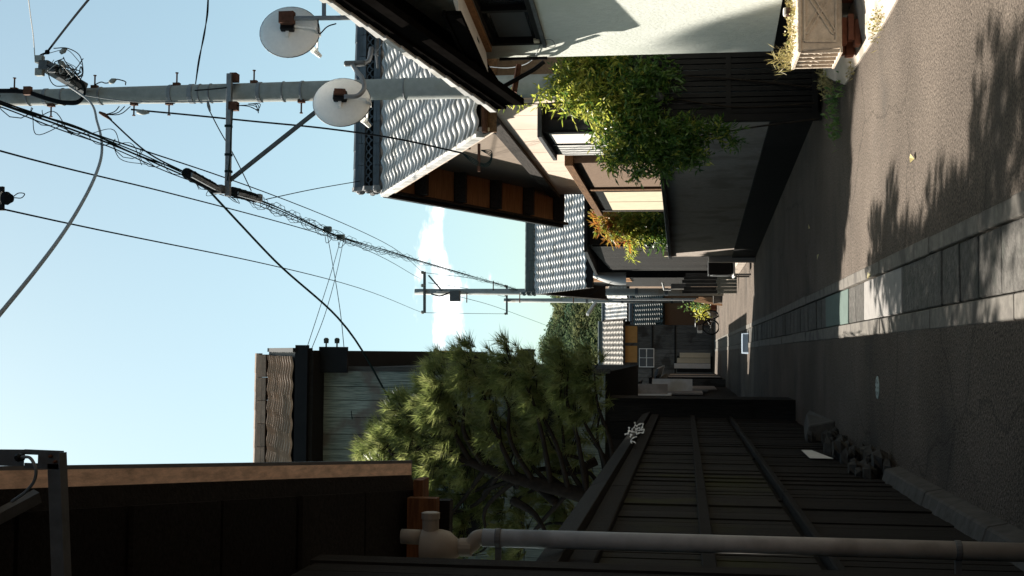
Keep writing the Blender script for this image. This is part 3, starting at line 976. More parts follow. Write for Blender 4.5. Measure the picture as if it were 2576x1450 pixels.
# ------------------------------------------------------------------ left boundary fence
def left_fence():
    t = thing('board_fence', 'long dark plank fence with coping along the left edge of the lane', 'fence', (-.9, 10, 0))
    y0, y1 = 4.75, 17.3
    d = y0
    while d < y1:
        wd = rnd.uniform(.13, .17)
        e = min(d + wd, y1)
        dx = rnd.uniform(0, .012)
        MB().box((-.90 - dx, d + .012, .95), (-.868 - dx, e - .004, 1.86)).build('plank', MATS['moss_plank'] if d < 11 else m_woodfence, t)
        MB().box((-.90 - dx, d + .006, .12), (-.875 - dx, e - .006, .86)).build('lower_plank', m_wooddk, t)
        d = e
    d = y0
    while d < y1:
        e = min(d + 3.1, y1)
        MB().box((-.93, d, .865), (-.845, e - .01, .905)).build('ledge', m_wooddk, t, bevel=.006)
        MB().box((-.868, d, 1.375), (-.84, e - .01, 1.435)).build('rail', m_wooddk, t, bevel=.004)
        MB().box((-.93, d, 1.86), (-.83, e - .01, 1.97)).build('top_beam', m_wooddk, t, bevel=.006)
        MB().hexa([(-1.0, d, 1.985), (-.795, d, 1.985), (-.795, e - .008, 1.985), (-1.0, e - .008, 1.985),
                   (-1.0, d, 2.10), (-.835, d, 2.10), (-.835, e - .008, 2.10), (-1.0, e - .008, 2.10)]).build('coping', m_woodfence, t, bevel=.004)
        MB().box((-.98, d - .0, .0), (-.9, d + .12, 1.95)).build('post', m_wooddk, t)
        d = e
    MB().box((-.99, y0, 0), (-.91, y1, 1.85)).build('backing', m_dark, t)
    return t


def moss_plank():
    m = mat('moss_plank', (0.024, 0.0225, 0.019), rough=0.85, var=0.6, scale=8, stretch=(9, 9, 0.7), bump=0.5, objrand=0.3,
            blotch=(0.04, 0.042, 0.012), blotch_scale=1.3, blotch_lo=0.5, blotch_hi=0.68)
    return m


moss_plank()
fence = left_fence()
# brushed white mark on the coping: strokes drawn as flat paint
strokes = [([(950, 370), (975, 480), (940, 570), (860, 640), (870, 740)], 55), ([(740, 560), (730, 680), (700, 800), (600, 840), (560, 850)], 80),
           ([(700, 690), (820, 730), (950, 760)], 70), ([(830, 830), (780, 960)], 85), ([(1010, 540), (1110, 470), (1270, 430), (1250, 560), (1190, 680)], 70),
           ([(1010, 600), (1010, 760), (1040, 850)], 70), ([(1040, 640), (1130, 580), (1160, 690), (1060, 700)], 60), ([(1200, 690), (1300, 650), (1290, 770), (1120, 790), (1020, 850)], 65),
           ([(1040, 940), (970, 950), (800, 1120), (850, 1200)], 48), ([(810, 1110), (920, 1130), (1000, 1190)], 50)]
gm = MB()
for pts, wd in strokes:
    q = spline([V((x, y, 0)) for x, y in pts], 5)
    lft, rgt = [], []
    for i, p in enumerate(q):
        tt = (q[min(i + 1, len(q) - 1)] - q[max(i - 1, 0)]).normalized()
        nn = V((-tt.y, tt.x, 0))
        k = wd / 2 * (0.75 + 0.35 * math.sin(i * 1.3))
        for lst, s in ((lft, 1), (rgt, -1)):
            c = p + nn * k * s
            X, Y = (2440 + c.x * 200 / 1933) * 2576 / 4096, (1650 + c.y * 150 / 1450) * 1450 / 2305
            lst.append(PX(X, Y, -.788 - 0.0006 * (len(gm.v) % 7)))
    n = len(q)
    gm.add(lft + rgt, [(i, i + 1, n + i + 1, n + i) for i in range(n - 1)])
gm.build('painted_mark', m_paint, fence, label='white brushed characters painted on the fence coping')

# footing along the fence: kerb, rubble and a sloping block
ft = thing('footing_kerb', 'low concrete footing kerb along the foot of the left fence', 'kerb', (-.82, 7, 0))
d = 4.6
while d < 9.1:
    e = d + 1.5
    MB().hexa([(-.9, d, -.05), (-.77, d, -.05), (-.77, e - .012, -.05), (-.9, e - .012, -.05), (-.9, d, .13), (-.80, d, .10), (-.80, e - .012, .10), (-.9, e - .012, .13)]).build('kerb_block', m_foot, ft, bevel=.01)
    d = e
rk = thing('rubble_footing', 'rough rubble stones at the foot of the left fence', 'stones', (-.8, 11, 0))
for k in range(46):
    d = rnd.uniform(9.2, 12.9)
    r = rnd.uniform(.04, .10)
    c = V((-.83 + rnd.uniform(-.03, .08), d, r * .4 + rnd.uniform(0, .22)))
    mb = MB()
    for a in range(6):
        pass
    rings = []
    for h, f in ((-.6, .55), (0, 1), (.55, .7)):
        rings.append([c + V((math.cos(q * 1.047 + h) * r * f * rnd.uniform(.7, 1.2), math.sin(q * 1.047 + h) * r * f * rnd.uniform(.8, 1.5), h * r)) for q in range(6)])
    vs = [p for g in rings for p in g]
    mb.add(vs, [(i * 6 + q, i * 6 + (q + 1) % 6, (i + 1) * 6 + (q + 1) % 6, (i + 1) * 6 + q) for i in range(2) for q in range(6)] + [(5, 4, 3, 2, 1, 0), (12, 13, 14, 15, 16, 17)])
    mb.build('stone', m_rock, rk)
tag(MB().hexa([(-.88, 12.9, 0), (-.66, 12.9, 0), (-.66, 15.4, 0), (-.88, 15.4, 0), (-.88, 12.9, .3), (-.72, 12.9, .26), (-.72, 15.4, .05), (-.88, 15.4, .08)]).build('concrete_block', m_foot, bevel=.012),
    'sloping concrete block at the fence foot beyond the rubble', 'block')
tag(MB().prism([(-.862, 10.62, .28), (-.862, 11.5, .37), (-.862, 11.5, .46), (-.862, 10.62, .47)], (.004, 0, 0)).build('paper_notice', m_paper),
    'blank white torn notice low on the dark left fence', 'notice')


# ------------------------------------------------------------------ near left: lean-to roof over the lane, wall, downpipe, bracket
def near_left():
    t = thing('lean_to_house', 'dark timber house with a lean-to roof edge close on the left', 'house', (-1.6, 3.2, 0))
    fa, fb = D(1035, 1166, 5.5), D(1035, 1203, 5.5)
    na, nb = D(0, 1184, 3.4), D(0, 1246, 3.4)
    na, nb = fa + (na - fa) * 1.8, fb + (nb - fb) * 1.8
    th = V((-.05, 0, 0))
    MB().hexa([nb, nb + th, fb + th, fb, na, na + th, fa + th, fa]).build('verge_board', mat('verge_brown', (1.35, 1.0, 0.77), rough=.8, var=.35, scale=5, stretch=(8, 1, 8), bump=.2), t, bevel=.006)
    upz = V((0, 0, .012))
    MB().hexa([na + V((.012, 0, 0)), na + th * 2, fa + th * 2, fa + V((.012, .02, 0)), na + V((.012, 0, 0)) + upz, na + th * 2 + upz, fa + th * 2 + upz, fa + V((.012, .02, 0)) + upz]).build('flashing', m_steel, t)
    lx = V((-2.2, 0, 0))
    o1 = V((0, 0, -.02))
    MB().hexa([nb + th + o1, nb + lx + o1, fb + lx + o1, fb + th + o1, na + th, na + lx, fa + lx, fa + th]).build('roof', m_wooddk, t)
    for k in range(9):                   # soffit boards seen from below
        f0, f1 = k / 9, (k + .94) / 9
        a, b = fb.lerp(nb, f0), fb.lerp(nb, f1)
        dz = V((0, 0, -.024 - .006 * (k % 2)))
        MB().hexa([a + th + dz * 1.6, a + lx + dz * 1.6, b + lx + dz * 1.6, b + th + dz * 1.6, a + th + dz, a + lx + dz, b + lx + dz, b + th + dz]).build('soffit_board', m_wooddk, t)
    # eave beam and brown board at the far end
    e = fb + V((-.03, .03, -.05))
    MB().box((e.x - 1.4, e.y - .12, e.z - .02), (e.x + .03, e.y + .02, e.z + .02)).build('eave_edge', m_woodred, t)
    MB().box((e.x - 1.4, e.y - .2, e.z - .10), (e.x - .04, e.y - .13, e.z + .03)).build('eave_board', m_woodred, t)
    MB().box((e.x - 1.4, e.y - .10, e.z - .14), (e.x - .06, e.y - .02, e.z - .03)).build('eave_beam', m_wooddk, t)
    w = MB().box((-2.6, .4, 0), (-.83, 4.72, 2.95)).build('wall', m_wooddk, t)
    for k in range(17):
        MB().box((-.83, .45 + k * .25, .1), (-.805, .45 + k * .25 + .243, 2.9)).build('wall_board', m_wooddk, w)
    MB().box((-.92, 4.6, 0), (-.795, 4.735, 2.92)).build('corner_post', m_wooddk, w)
    # downpipe with collector
    p = thing('downpipe', 'grey plastic downpipe with collector box on the near left eave', 'pipe', (-.75, 5.0, 0))
    dd = 5.02
    top, bot = D(1215, 1353, dd), V((-.752, dd, 0.0))
    MB().tube([top, bot + V((0, 0, .02))], .0365, 20).build('pipe', m_pvc, p, smooth=True)
    for X in (1255, 2392):
        c = top.lerp(bot, (X - 1215) / (2576 - 1215) * .93)
        MB().lathe(c - V((0, 0, .012)), (0, 0, 1), [(0, .0385), (.003, .0405), (.02, .0405), (.024, .0385)], 18).build('pipe_clip', m_steeldk, p)
        MB().box((c.x - .10, c.y - .008, c.z - .012), (c.x - .035, c.y + .008, c.z + .012)).build('wall_bracket', m_steeldk, p)
    el = spline([D(1150, 1376, dd), D(1172, 1378, dd), D(1188, 1368, dd), D(1200, 1355, dd), D(1222, 1352, dd)], 5)
    MB().tube(el, .033, 16).build('elbow', m_pvcl, p, smooth=True)
    MB().lathe(D(1175, 1377, dd), (0, 0, 1), [(-.02, .034), (-.018, .037), (.03, .037), (.034, .034)], 16).build('socket', m_pvcl, p)
    cb0 = D(1110, 1378, dd)
    MB().lathe(cb0, (0, 0, 1), [(-.075, .034), (-.06, .045), (-.035, .066), (.0, .074), (.075, .076), (.08, .07)], 20).build('collector', m_pvcl, p, smooth=True)
    MB().lathe(D(1083, 1355, dd), (1, 0, 0), [(0, .034), (.08, .034), (.08, .038), (.105, .038), (.108, .03)], 14).build('cap', m_pvcl, p)
    MB().tube([D(1068, 1352, dd), D(1010, 1350, dd)], .031, 16).build('inlet', m_pvcl, p, smooth=True)
    # steel angle bracket at the top of the lean-to
    b = thing('steel_bracket', 'bolted steel angle bracket above the near left roof edge', 'bracket', D(140, 1160, 3.2))
    bd = 3.2
    a0, a1 = D(-700, 1145, bd), D(158, 1157, bd)
    MB().bar(a0, D(60, 1152, bd), .045, .004, (0, 1, 0)).build('upright', m_steeldk, b)
    MB().bar(D(62, 1137, bd), D(160, 1141, bd), .014, .004, (0, 1, 0)).build('upright_edge', m_steeldk, b)
    MB().bar(D(62, 1171, bd), D(160, 1175, bd), .014, .004, (0, 1, 0)).build('upright_edge', m_steeldk, b)
    MB().bar(D(96, 1155, bd), D(160, 1157, bd), .024, .0038, (0, 1, 0)).build('upright_end', m_steeldk, b)
    MB().bar(D(137, 1139, bd), D(150, 1500, bd), .042, .004, (0, 1, 0)).build('arm', m_steeldk, b)
    MB().bar(D(157, 1139, bd - .02), D(171, 1500, bd - .02), .004, .04, (0, 1, 0)).build('arm_flange', m_steeldk, b)
    for X, Y in ((128, 1148), (140, 1162)):
        MB().lathe(D(X, Y, bd - .004), (0, -1, 0), [(0, .005), (.006, .005), (.006, .003), (.012, .003)], 8).build('bolt', m_rust, b)
    MB().bar(D(-60, 1330, 3.3), D(95, 1248, 3.45), .035, .03).build('strut', m_steeldk, b)
    cab = spline([D(55, 1150, 3.17), D(75, 1152, 3.16), D(90, 1180, 3.15), D(88, 1205, 3.17), D(70, 1232, 3.2), D(30, 1262, 3.25)], 6)
    MB().tube(cab, .0045, 6).build('conduit', m_graycable, b)
    MB().lathe(D(55, 1150, 3.19), (0, -1, 0), [(0, .012), (.02, .012), (.03, .006)], 8).build('conduit_gland', m_black, b)


near_left()


# ------------------------------------------------------------------ white house (right, near)
HA = R(7.6)
HC = V((2.96, 12.0, 0))
HF = V((-math.sin(HA), math.cos(HA), 0))
HN = V((-math.cos(HA), -math.sin(HA), 0))


def H(s, n, z):
    p = HC + HF * s + HN * n
    return V((p.x, p.y, z))


def hbox(mb, s0, s1, n0, n1, z0, z1, dz=0.0):
    return mb.hexa([H(s0, n0, z0), H(s1, n0, z0 + dz), H(s1, n1, z0 + dz), H(s0, n1, z0), H(s0, n0, z1), H(s1, n0, z1 + dz), H(s1, n1, z1 + dz), H(s0, n1, z1)])


def white_house():
    t = thing('white_house', 'white stuccoed house with black barge board at the right', 'house', H(-3, -2, 0))
    zr = lambda s: 3.47 - .335 * s
    n1 = .45
    # main wall in the plane of the gable, with the window opening left out
    w = MB()
    w0, w1, wz0, wz1 = -1.95, -.28, 2.87, 3.37
    wt = .09                                   # the roof is canted up from the verge to the wall
    hbox(w, -6, w0, 0, -.15, .66, 3.3)
    hbox(w, w1, .08, 0, -.15, .66, 3.35)
    hbox(w, w0, w1, 0, -.15, .66, wz0)
    w.hexa([H(-6, 0, 3.3), H(w0, 0, 3.3), H(w0, -.15, 3.3), H(-6, -.15, 3.3), H(-6, 0, zr(-6) + wt), H(w0, 0, zr(w0) + wt), H(w0, -.15, zr(w0) + wt), H(-6, -.15, zr(-6) + wt)])
    w.hexa([H(w0, 0, wz1), H(w1, 0, wz1), H(w1, -.15, wz1), H(w0, -.15, wz1), H(w0, 0, zr(w0) + wt), H(w1, 0, zr(w1) + wt), H(w1, -.15, zr(w1) + wt), H(w0, -.15, zr(w0) + wt)])
    w.hexa([H(w1, 0, 3.35), H(.08, 0, 3.35), H(.08, -.15, 3.35), H(w1, -.15, 3.35), H(w1, 0, zr(w1) + wt), H(.08, 0, zr(.08) + wt), H(.08, -.15, zr(.08) + wt), H(w1, -.15, zr(w1) + wt)])
    wall = w.build('wall', m_white, t)
    MB().prism([H(-6, -.16, 0), H(.02, -.16, 0), H(.02, -5, 0), H(-6, -5, 0)], (0, 0, 3.3)).build('body', m_white, t)
    hbox(MB(), -6, .04, -.03, -.155, .0, .655).build('foundation', m_black, t)
    # roof
    r = MB()
    r.hexa([H(.2, n1, zr(.2) - .06), H(.2, -.2, zr(.2) + .17), H(-6, -.2, zr(-6) + .17), H(-6, n1, zr(-6) - .06),
            H(.2, n1, zr(.2)), H(.2, -.2, zr(.2) + .23), H(-6, -.2, zr(-6) + .23), H(-6, n1, zr(-6))])
    r.hexa([H(.2, -.2, zr(.2) + .17), H(.2, -6, zr(.2) + .17), H(-6, -6, zr(-6) + .17), H(-6, -.2, zr(-6) + .17),
            H(.2, -.2, zr(.2) + .23), H(.2, -6, zr(.2) + .23), H(-6, -6, zr(-6) + .23), H(-6, -.2, zr(-6) + .23)])
    rf = r.build('roof', m_black, t)
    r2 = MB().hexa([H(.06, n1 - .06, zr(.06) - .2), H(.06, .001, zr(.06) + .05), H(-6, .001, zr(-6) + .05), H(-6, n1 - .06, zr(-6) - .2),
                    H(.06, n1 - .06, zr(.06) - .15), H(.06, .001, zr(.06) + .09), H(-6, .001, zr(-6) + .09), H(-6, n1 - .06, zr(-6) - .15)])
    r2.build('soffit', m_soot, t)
    MB().hexa([H(.16, n1 + .02, zr(.16) - .32), H(.16, n1 - .05, zr(.16) - .32), H(-6, n1 - .05, zr(-6) - .36), H(-6, n1 + .02, zr(-6) - .36),
               H(.16, n1 + .02, zr(.16) - .02), H(.16, n1 - .05, zr(.16) - .02), H(-6, n1 - .05, zr(-6) - .02), H(-6, n1 + .02, zr(-6) - .02)]).build('barge_board', m_soot, t, bevel=.006)
    MB().hexa([H(.18, n1 + .05, zr(.18) - .13), H(.18, n1 + .02, zr(.18) - .13), H(-6, n1 + .02, zr(-6) - .13), H(-6, n1 + .05, zr(-6) - .13),
               H(.18, n1 + .05, zr(.18) - .0), H(.18, n1 + .02, zr(.18) - .0), H(-6, n1 + .02, zr(-6) - .0), H(-6, n1 + .05, zr(-6) - .0)]).build('barge_cap', m_soot, t)
    for k in range(24):
        s0 = .2 - k * .25
        MB().hexa([H(s0, n1 + .075, zr(s0) - .03), H(s0, n1 - .15, zr(s0) - .03), H(s0 - .262, n1 - .15, zr(s0 - .262) - .045), H(s0 - .262, n1 + .075, zr(s0 - .262) - .045),
                   H(s0, n1 + .075, zr(s0) + .05), H(s0, n1 - .15, zr(s0) + .05), H(s0 - .262, n1 - .15, zr(s0 - .262) + .02), H(s0 - .262, n1 + .075, zr(s0 - .262) + .02)]).build('verge_tile', m_tile, rf, bevel=.008)
    for s in (-.75,):
        hbox(MB(), s - .07, s + .07, 0.12, n1 - .06, zr(s) - .30, zr(s) - .16).build('purlin_end', m_soot, t, bevel=.008)
    # pipework in the eave corner
    MB().tube([H(.14, .34, 3.2), H(.14, .05, 3.16)], .03, 10).build('gutter_outlet', m_rust, t)
    MB().tube([H(.1, .3, 3.32), H(.1, .12, 3.0), H(.1, .04, 2.9)], .022, 8).build('gutter_pipe', m_black, t)
    MB().tube([H(.03, .028, 3.34), H(.03, .028, 2.86)], .016, 8).build('slim_downpipe', m_black, t)
    # window
    fr = MB()
    hbox(fr, w0, w1, .012, -.1, wz0, wz0 + .05)
    hbox(fr, w0, w1, .012, -.1, wz1 - .03, wz1)
    for s in (w0, -1.12, w1 - .05):
        hbox(fr, s, s + .05, .012, -.1, wz0 + .05, wz1 - .03)
    win = fr.build('window', m_black, t)
    hbox(MB(), w0 + .05, w1 - .05, -.05, -.06, wz0 + .05, wz1 - .03).build('pane', m_glass, win)
    hbox(MB(), -1.06, -.36, -.045, -.05, wz0 + .1, wz1 - .08).build('insect_screen', m_glassfr, win)
    hbox(MB(), -.42, -.36, .03, .0, wz0 + .02, wz0 + .075).build('latch', m_ivory, win, bevel=.004)
    hbox(MB(), w0 - .05, w1 + .03, .035, .0, wz0 - .035, wz0 - .002).build('sill', m_steeldk, win)
    MB().tube(spline([H(-.3, .03, 2.9), H(-.36, .06, 2.74), H(-.42, .03, 2.76), H(-.4, .012, 2.9)], 6), .0035, 5).build('loose_wire', m_graycable, win)
    # hood over the window: sloping slab, pale underside, black fascia
    h0, h1 = -1.85, -.22
    MB().hexa([H(h0, .33, 3.40), H(h0, .001, 3.44), H(h1, .001, 3.44), H(h1, .33, 3.40), H(h0, .33, 3.42), H(h0, .001, 3.52), H(h1, .001, 3.52), H(h1, .33, 3.42)]).build('hood', m_whitepl, t)
    hbox(MB(), h0 - .03, h1 + .03, .33, .37, 3.375, 3.50).build('hood_fascia', m_soot, t, bevel=.004)
    hbox(MB(), h0 - .05, h1 + .05, .33, .385, 3.505, 3.53).build('hood_edge', m_soot, t)
    hbox(MB(), h0, h1, .001, .05, 3.38, 3.438).build('hood_ledger', m_soffit, t)
    # step under the wall
    hbox(MB(), -1.5, -.1, .12, -.02, .05, .5).build('step', m_conc, t, bevel=.01)
    return t


white_house()
MB_W = MB().tube(spline([D(1360, 112, 11.7), D(1340, 150, 12.1), D(1290, 170, 12.6), D(1200, 165, 13.2)], 6), .004, 5)
tag(MB_W.build('wire', m_graycable), 'thin slack wire hanging from the high window to the eave', 'wire')


# ------------------------------------------------------------------ satellite dishes
def dish(label, X, Y, d, dia, mast, mastlabel=None):
    c = D(X, Y, d)
    t = thing('satellite_dish', label, 'satellite dish', c, 'satellite dishes on the white house roof')
    view = (c - CAMPOS).normalized()
    hv = V((view.x, view.y, 0)).normalized()
    bore = M.Rotation(R(30), 3, 'Z') @ hv                 # reflector faces away from us, to the left
    bore = (bore + V((0, 0, .12))).normalized()
    side = bore.cross(V((0, 0, 1))).normalized()
    upv = side.cross(bore).normalized()
    prof = []
    rr = dia / 2
    vs, fs = [], []
    n, rings = 36, 6
    for i in range(rings + 1):
        r = rr * i / rings
        for k in range(n):
            a = 2 * math.pi * k / n
            p = c + (side * math.cos(a) * r) + upv * math.sin(a) * r * 1.06 + bore * (0.075 * (i / rings) ** 2)
            vs.append(p)
    for i in range(rings):
        for k in range(n):
            fs.append((i * n + k, i * n + (k + 1) % n, (i + 1) * n + (k + 1) % n, (i + 1) * n + k))
    m = len(vs)
    vs += [p + bore * .008 for p in vs[:m]]
    fs += [(m + b, m + a, m + d2, m + c2) for a, b, c2, d2 in fs]
    for k in range(n):
        a, b = rings * n + k, rings * n + (k + 1) % n
        fs.append((a, b, m + b, m + a))
    ref = MB().add(vs, fs).build('reflector', m_dish, t, smooth=True)
    rim = [c + side * math.cos(2 * math.pi * k / n) * rr + upv * math.sin(2 * math.pi * k / n) * rr * 1.06 + bore * .079 for k in range(n + 1)]
    MB().tube(rim, .005, 5, cap=False).build('rim', m_steeldk, ref)
    # back bracket
    MB().obox(c - bore * .03, side * .045, upv * .06, bore * .03).build('back_plate', m_black, t, bevel=.006)
    MB().obox(c - bore * .06 + side * .02, side * .028, upv * .05, bore * .03).build('clamp', m_rust, t, bevel=.004)
    MB().obox(c - bore * .012, side * .1, upv * .014, bore * .012).build('rib', m_dish, t)
    # feed arm from the lower rim
    lo = c - upv * rr * 1.0 + bore * .05
    tip = c - upv * rr * .75 + bore * .42 + side * -.02
    MB().tube([c - bore * .03 - upv * .05, c - upv * rr * .95 - bore * .0, lo, tip], .011, 6).build('feed_arm', m_dish, t)
    MB().lathe(tip, (c - tip), [(-.05, .02), (0, .024), (.05, .026), (.06, .03), (.07, .028)], 10).build('receiver', m_dish, t)
    MB().obox(lo + bore * .02, side * .018, upv * .02, bore * .05).build('arm_socket', m_paper, t)
    mp_ = MB()
    mp_.tube(spline(mast, 6), .021, 10)
    mp_.build('mast', m_steel, t, smooth=True)
    return t


d1 = dish('satellite dish with rusty back plate on the straight mast, topmost on the right', 725, 70, 10.3, .50,
          [D(898, 45, 10.25), D(800, 46, 10.22), D(712, 47, 10.2)])
for X0, Y0, X1, Y1 in ((815, -30, 815, 45), (860, -30, 862, 45), (893, -30, 893, 48)):
    MB().bar(D(X0, Y0, 10.35), D(X1, Y1, 10.26), .03, .03).build('mount_bar', m_steel, d1)
MB().obox(D(722, 45, 10.2), (.05, 0, 0), (0, .035, 0), (0, 0, .065)).build('rusty_clamp', m_rust, d1)
MB().tube(spline([D(800, 50, 10.2), D(805, 85, 10.1), D(820, 70, 10.15), D(845, 60, 10.3)], 6), .006, 5).build('lead', m_rubber, d1)
d2 = dish('satellite dish on a bent pipe mast, lower and left of the other dish', 857, 247, 10.6, .49,
          [D(935, 120, 10.9), D(925, 155, 10.85), D(905, 162, 10.8), D(890, 160, 10.8), D(896, 178, 10.7), D(912, 200, 10.6), D(915, 225, 10.55), D(902, 240, 10.52), D(866, 244, 10.5)])
MB().bar(D(950, 60, 10.95), D(948, 140, 10.95), .05, .02).build('mount_plate', m_steeldk, d2)
MB().tube([D(945, 125, 10.9), D(950, 172, 10.8)], .01, 6).build('mount_rod', m_steel, d2)
MB().lathe(D(896, 160, 10.78), (0, 0, 1), [(-.08, .027), (.1, .027), (.11, .02)], 10).build('mast_sleeve', m_steeldk, d2)
MB().tube(spline([D(925, 60, 10.9), D(965, 70, 10.8), D(970, 95, 10.75), D(955, 120, 10.8), D(940, 140, 10.8)], 6), .005, 5).build('lead', m_graycable, d2)


# ------------------------------------------------------------------ grey boundary wall, gate, right-hand side of the lane
def wx(d):
    return 2.86 - (d - 14.0) * (0.72 / 13.2)


gw = thing('boundary_wall', 'grey mortar garden wall with dark coping along the right of the lane', 'wall', (2.5, 20, 0))
d = 14.0
while d < 27.1:
    e = min(d + 2.2, 27.2)
    MB().hexa([(wx(d), d + .006, .5), (wx(d) + .15, d + .006, .5), (wx(e) + .15, e - .006, .5), (wx(e), e - .006, .5),
               (wx(d), d + .006, 1.80), (wx(d) + .15, d + .006, 1.80), (wx(e) + .15, e - .006, 1.80), (wx(e), e - .006, 1.80)]).build('wall_panel', m_graywall, gw)
    MB().hexa([(wx(d) - .03, d, 0), (wx(d) + .16, d, 0), (wx(e) + .16, e - .004, 0), (wx(e) - .03, e - .004, 0),
               (wx(d) - .03, d, .497), (wx(d) + .16, d, .497), (wx(e) + .16, e - .004, .497), (wx(e) - .03, e - .004, .497)]).build('plinth', m_wooddk, gw)
    MB().hexa([(wx(d) - .05, d, 1.803), (wx(d) + .2, d, 1.803), (wx(e) + .2, e - .004, 1.803), (wx(e) - .05, e - .004, 1.803),
               (wx(d) - .05, d, 1.87), (wx(d) + .2, d, 1.87), (wx(e) + .2, e - .004, 1.87), (wx(e) - .05, e - .004, 1.87)]).build('coping', m_black, gw, bevel=.006)
    d = e
MB().box((2.02, 27.2, 0), (2.3, 27.48, 1.0)).build('end_pier', m_cream, gw, bevel=.01)
tag(MB().box((2.12, 26.6, 1.88), (2.2, 26.95, 1.96)).build('wall_lamp_box', m_ivory), 'small pale box resting on the coping near the wall end', 'box')

gt = thing('gate', 'black steel slatted gate under the climbing leaves', 'gate', (3.0, 13.75, 0))
MB().box((2.58, 13.72, .02), (2.66, 13.8, 2.1)).build('post', m_black, gt)
MB().box((3.42, 13.72, .02), (3.5, 13.8, 2.1)).build('post', m_black, gt)
for k in range(12):
    xx = 2.67 + k * .063
    MB().box((xx, 13.745, .1), (xx + .05, 13.775, 2.02)).build('slat', m_black, gt)
for z in (.06, 1.0, 2.02):
    MB().box((2.66, 13.735, z), (3.42, 13.785, z + .06)).build('rail', m_black, gt)
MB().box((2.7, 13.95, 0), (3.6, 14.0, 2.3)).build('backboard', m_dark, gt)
lp = thing('globe_lamp', 'small round glass lamp half hidden in the leaves', 'lamp', D(1657, 245, 13.55))
MB().lathe(D(1657, 245, 13.55), (0, 0, 1), [(-.055, .03), (-.03, .05), (0, .056), (.03, .046), (.05, .02)], 12).build('globe', m_glassfr, lp, smooth=True)
MB().lathe(D(1657, 245, 13.55) + V((0, 0, .05)), (0, 0, 1), [(0, .03), (.03, .03), (.04, .015)], 10).build('cap', m_paper, lp)
tag(MB().box((3.05, 14.6, 1.05), (3.45, 14.62, 1.45)).build('wall_plate', m_whitepl), 'pale square panel seen through the gate behind the leaves', 'panel')


# ------------------------------------------------------------------ carved planter on bricks
def planter():
    t = thing('planter', 'carved stone planter with interlaced strapwork and figure panels', 'planter', (2.87, 10.74, .2))
    x0, x1, y0, y1, z0, z1 = 2.54, 3.22, 10.42, 11.04, .205, .575
    f = .03
    MB().hexa([(x0 + f, y0 + f, z0), (x1 - f, y0 + f, z0), (x1 - f, y1 - f, z0), (x0 + f, y1 - f, z0), (x0, y0, z1), (x1, y0, z1), (x1, y1, z1), (x0, y1, z1)]).build('box', m_stone, t, bevel=.008)
    MB().box((x0 - .012, y0 - .012, z1 - .035), (x1 + .012, y1 + .012, z1 - .002)).build('rim', m_stone, t, bevel=.006)
    nrm = lambda z: y0 + f * (z1 - z) / (z1 - z0)
    P = lambda x, z: V((x, nrm(z) - .004, z))
    fr = MB()
    for a, b in (((x0 + .08, z0 + .05), (x1 - .08, z0 + .05)), ((x0 + .08, z1 - .06), (x1 - .08, z1 - .06)), ((x0 + .08, z0 + .05), (x0 + .08, z1 - .06)), ((x1 - .08, z0 + .05), (x1 - .08, z1 - .06))):
        fr.bar(P(*a), P(*b), .016, .02, (0, 1, 0))
    fr.build('frame_moulding', m_stone, t)
    cx, cz = (x0 + x1) / 2, (z0 + z1) / 2
    for s in (-1, 1):
        kn = MB()
        for off in (-.022, .022):
            kn.bar(P(cx - .17, cz - s * .105 + off), P(cx + .17, cz + s * .105 + off), .010, .02, (0, 1, 0))
        for q in (-1, 1):
            kn.bar(P(cx + q * .17, cz + q * s * .105 + .022), P(cx + q * .2, cz + q * s * .105), .010, .02, (0, 1, 0))
            kn.bar(P(cx + q * .17, cz + q * s * .105 - .022), P(cx + q * .2, cz + q * s * .105), .010, .02, (0, 1, 0))
        kn.build('strapwork', m_stone, t)
    # street side: four niches with worn figures
    for k in range(4):
        ya = y0 + .05 + k * .136
        MB().box((x0 - .012, ya - .012, z0 + .02), (x0 + .02, ya + .004, z1 - .035)).build('niche_pilaster', m_stone, t)
        fg = MB()
        yc = ya + .055
        fx = lambda z: x0 + f * (z1 - z) / (z1 - z0) - .002
        for h, r in ((.275, .017), (.22, .026), (.16, .024), (.10, .03), (.05, .024)):
            z = z0 + h
            fg.lathe((fx(z) + .006, yc + rnd.uniform(-.008, .008), z - .025), (0, 0, 1), [(0, r * .6), (.02, r), (.045, r * .55)], 7)
        fg.bar((fx(z0 + .2) - .008, yc - .03, z0 + .2), (fx(z0 + .2) - .008, yc + .035, z0 + .15 + .06 * (k % 2)), .014, .014)
        fg.build('carved_figure', m_stone, t, smooth=True)
    MB().box((x0 - .012, y1 - .05, z0 + .02), (x0 + .02, y1 - .02, z1 - .035)).build('niche_pilaster', m_stone, t)
    MB().box((x0 - .02, y0 + .0, z0 - .0), (x0 + .03, y1 - .02, z0 + .02)).build('niche_base', m_stone, t)
    MB().box((x0 + .03, y0 + .03, z1 - .05), (x1 - .03, y1 - .03, z1 - .001)).build('soil', m_dirt, t)
    return t


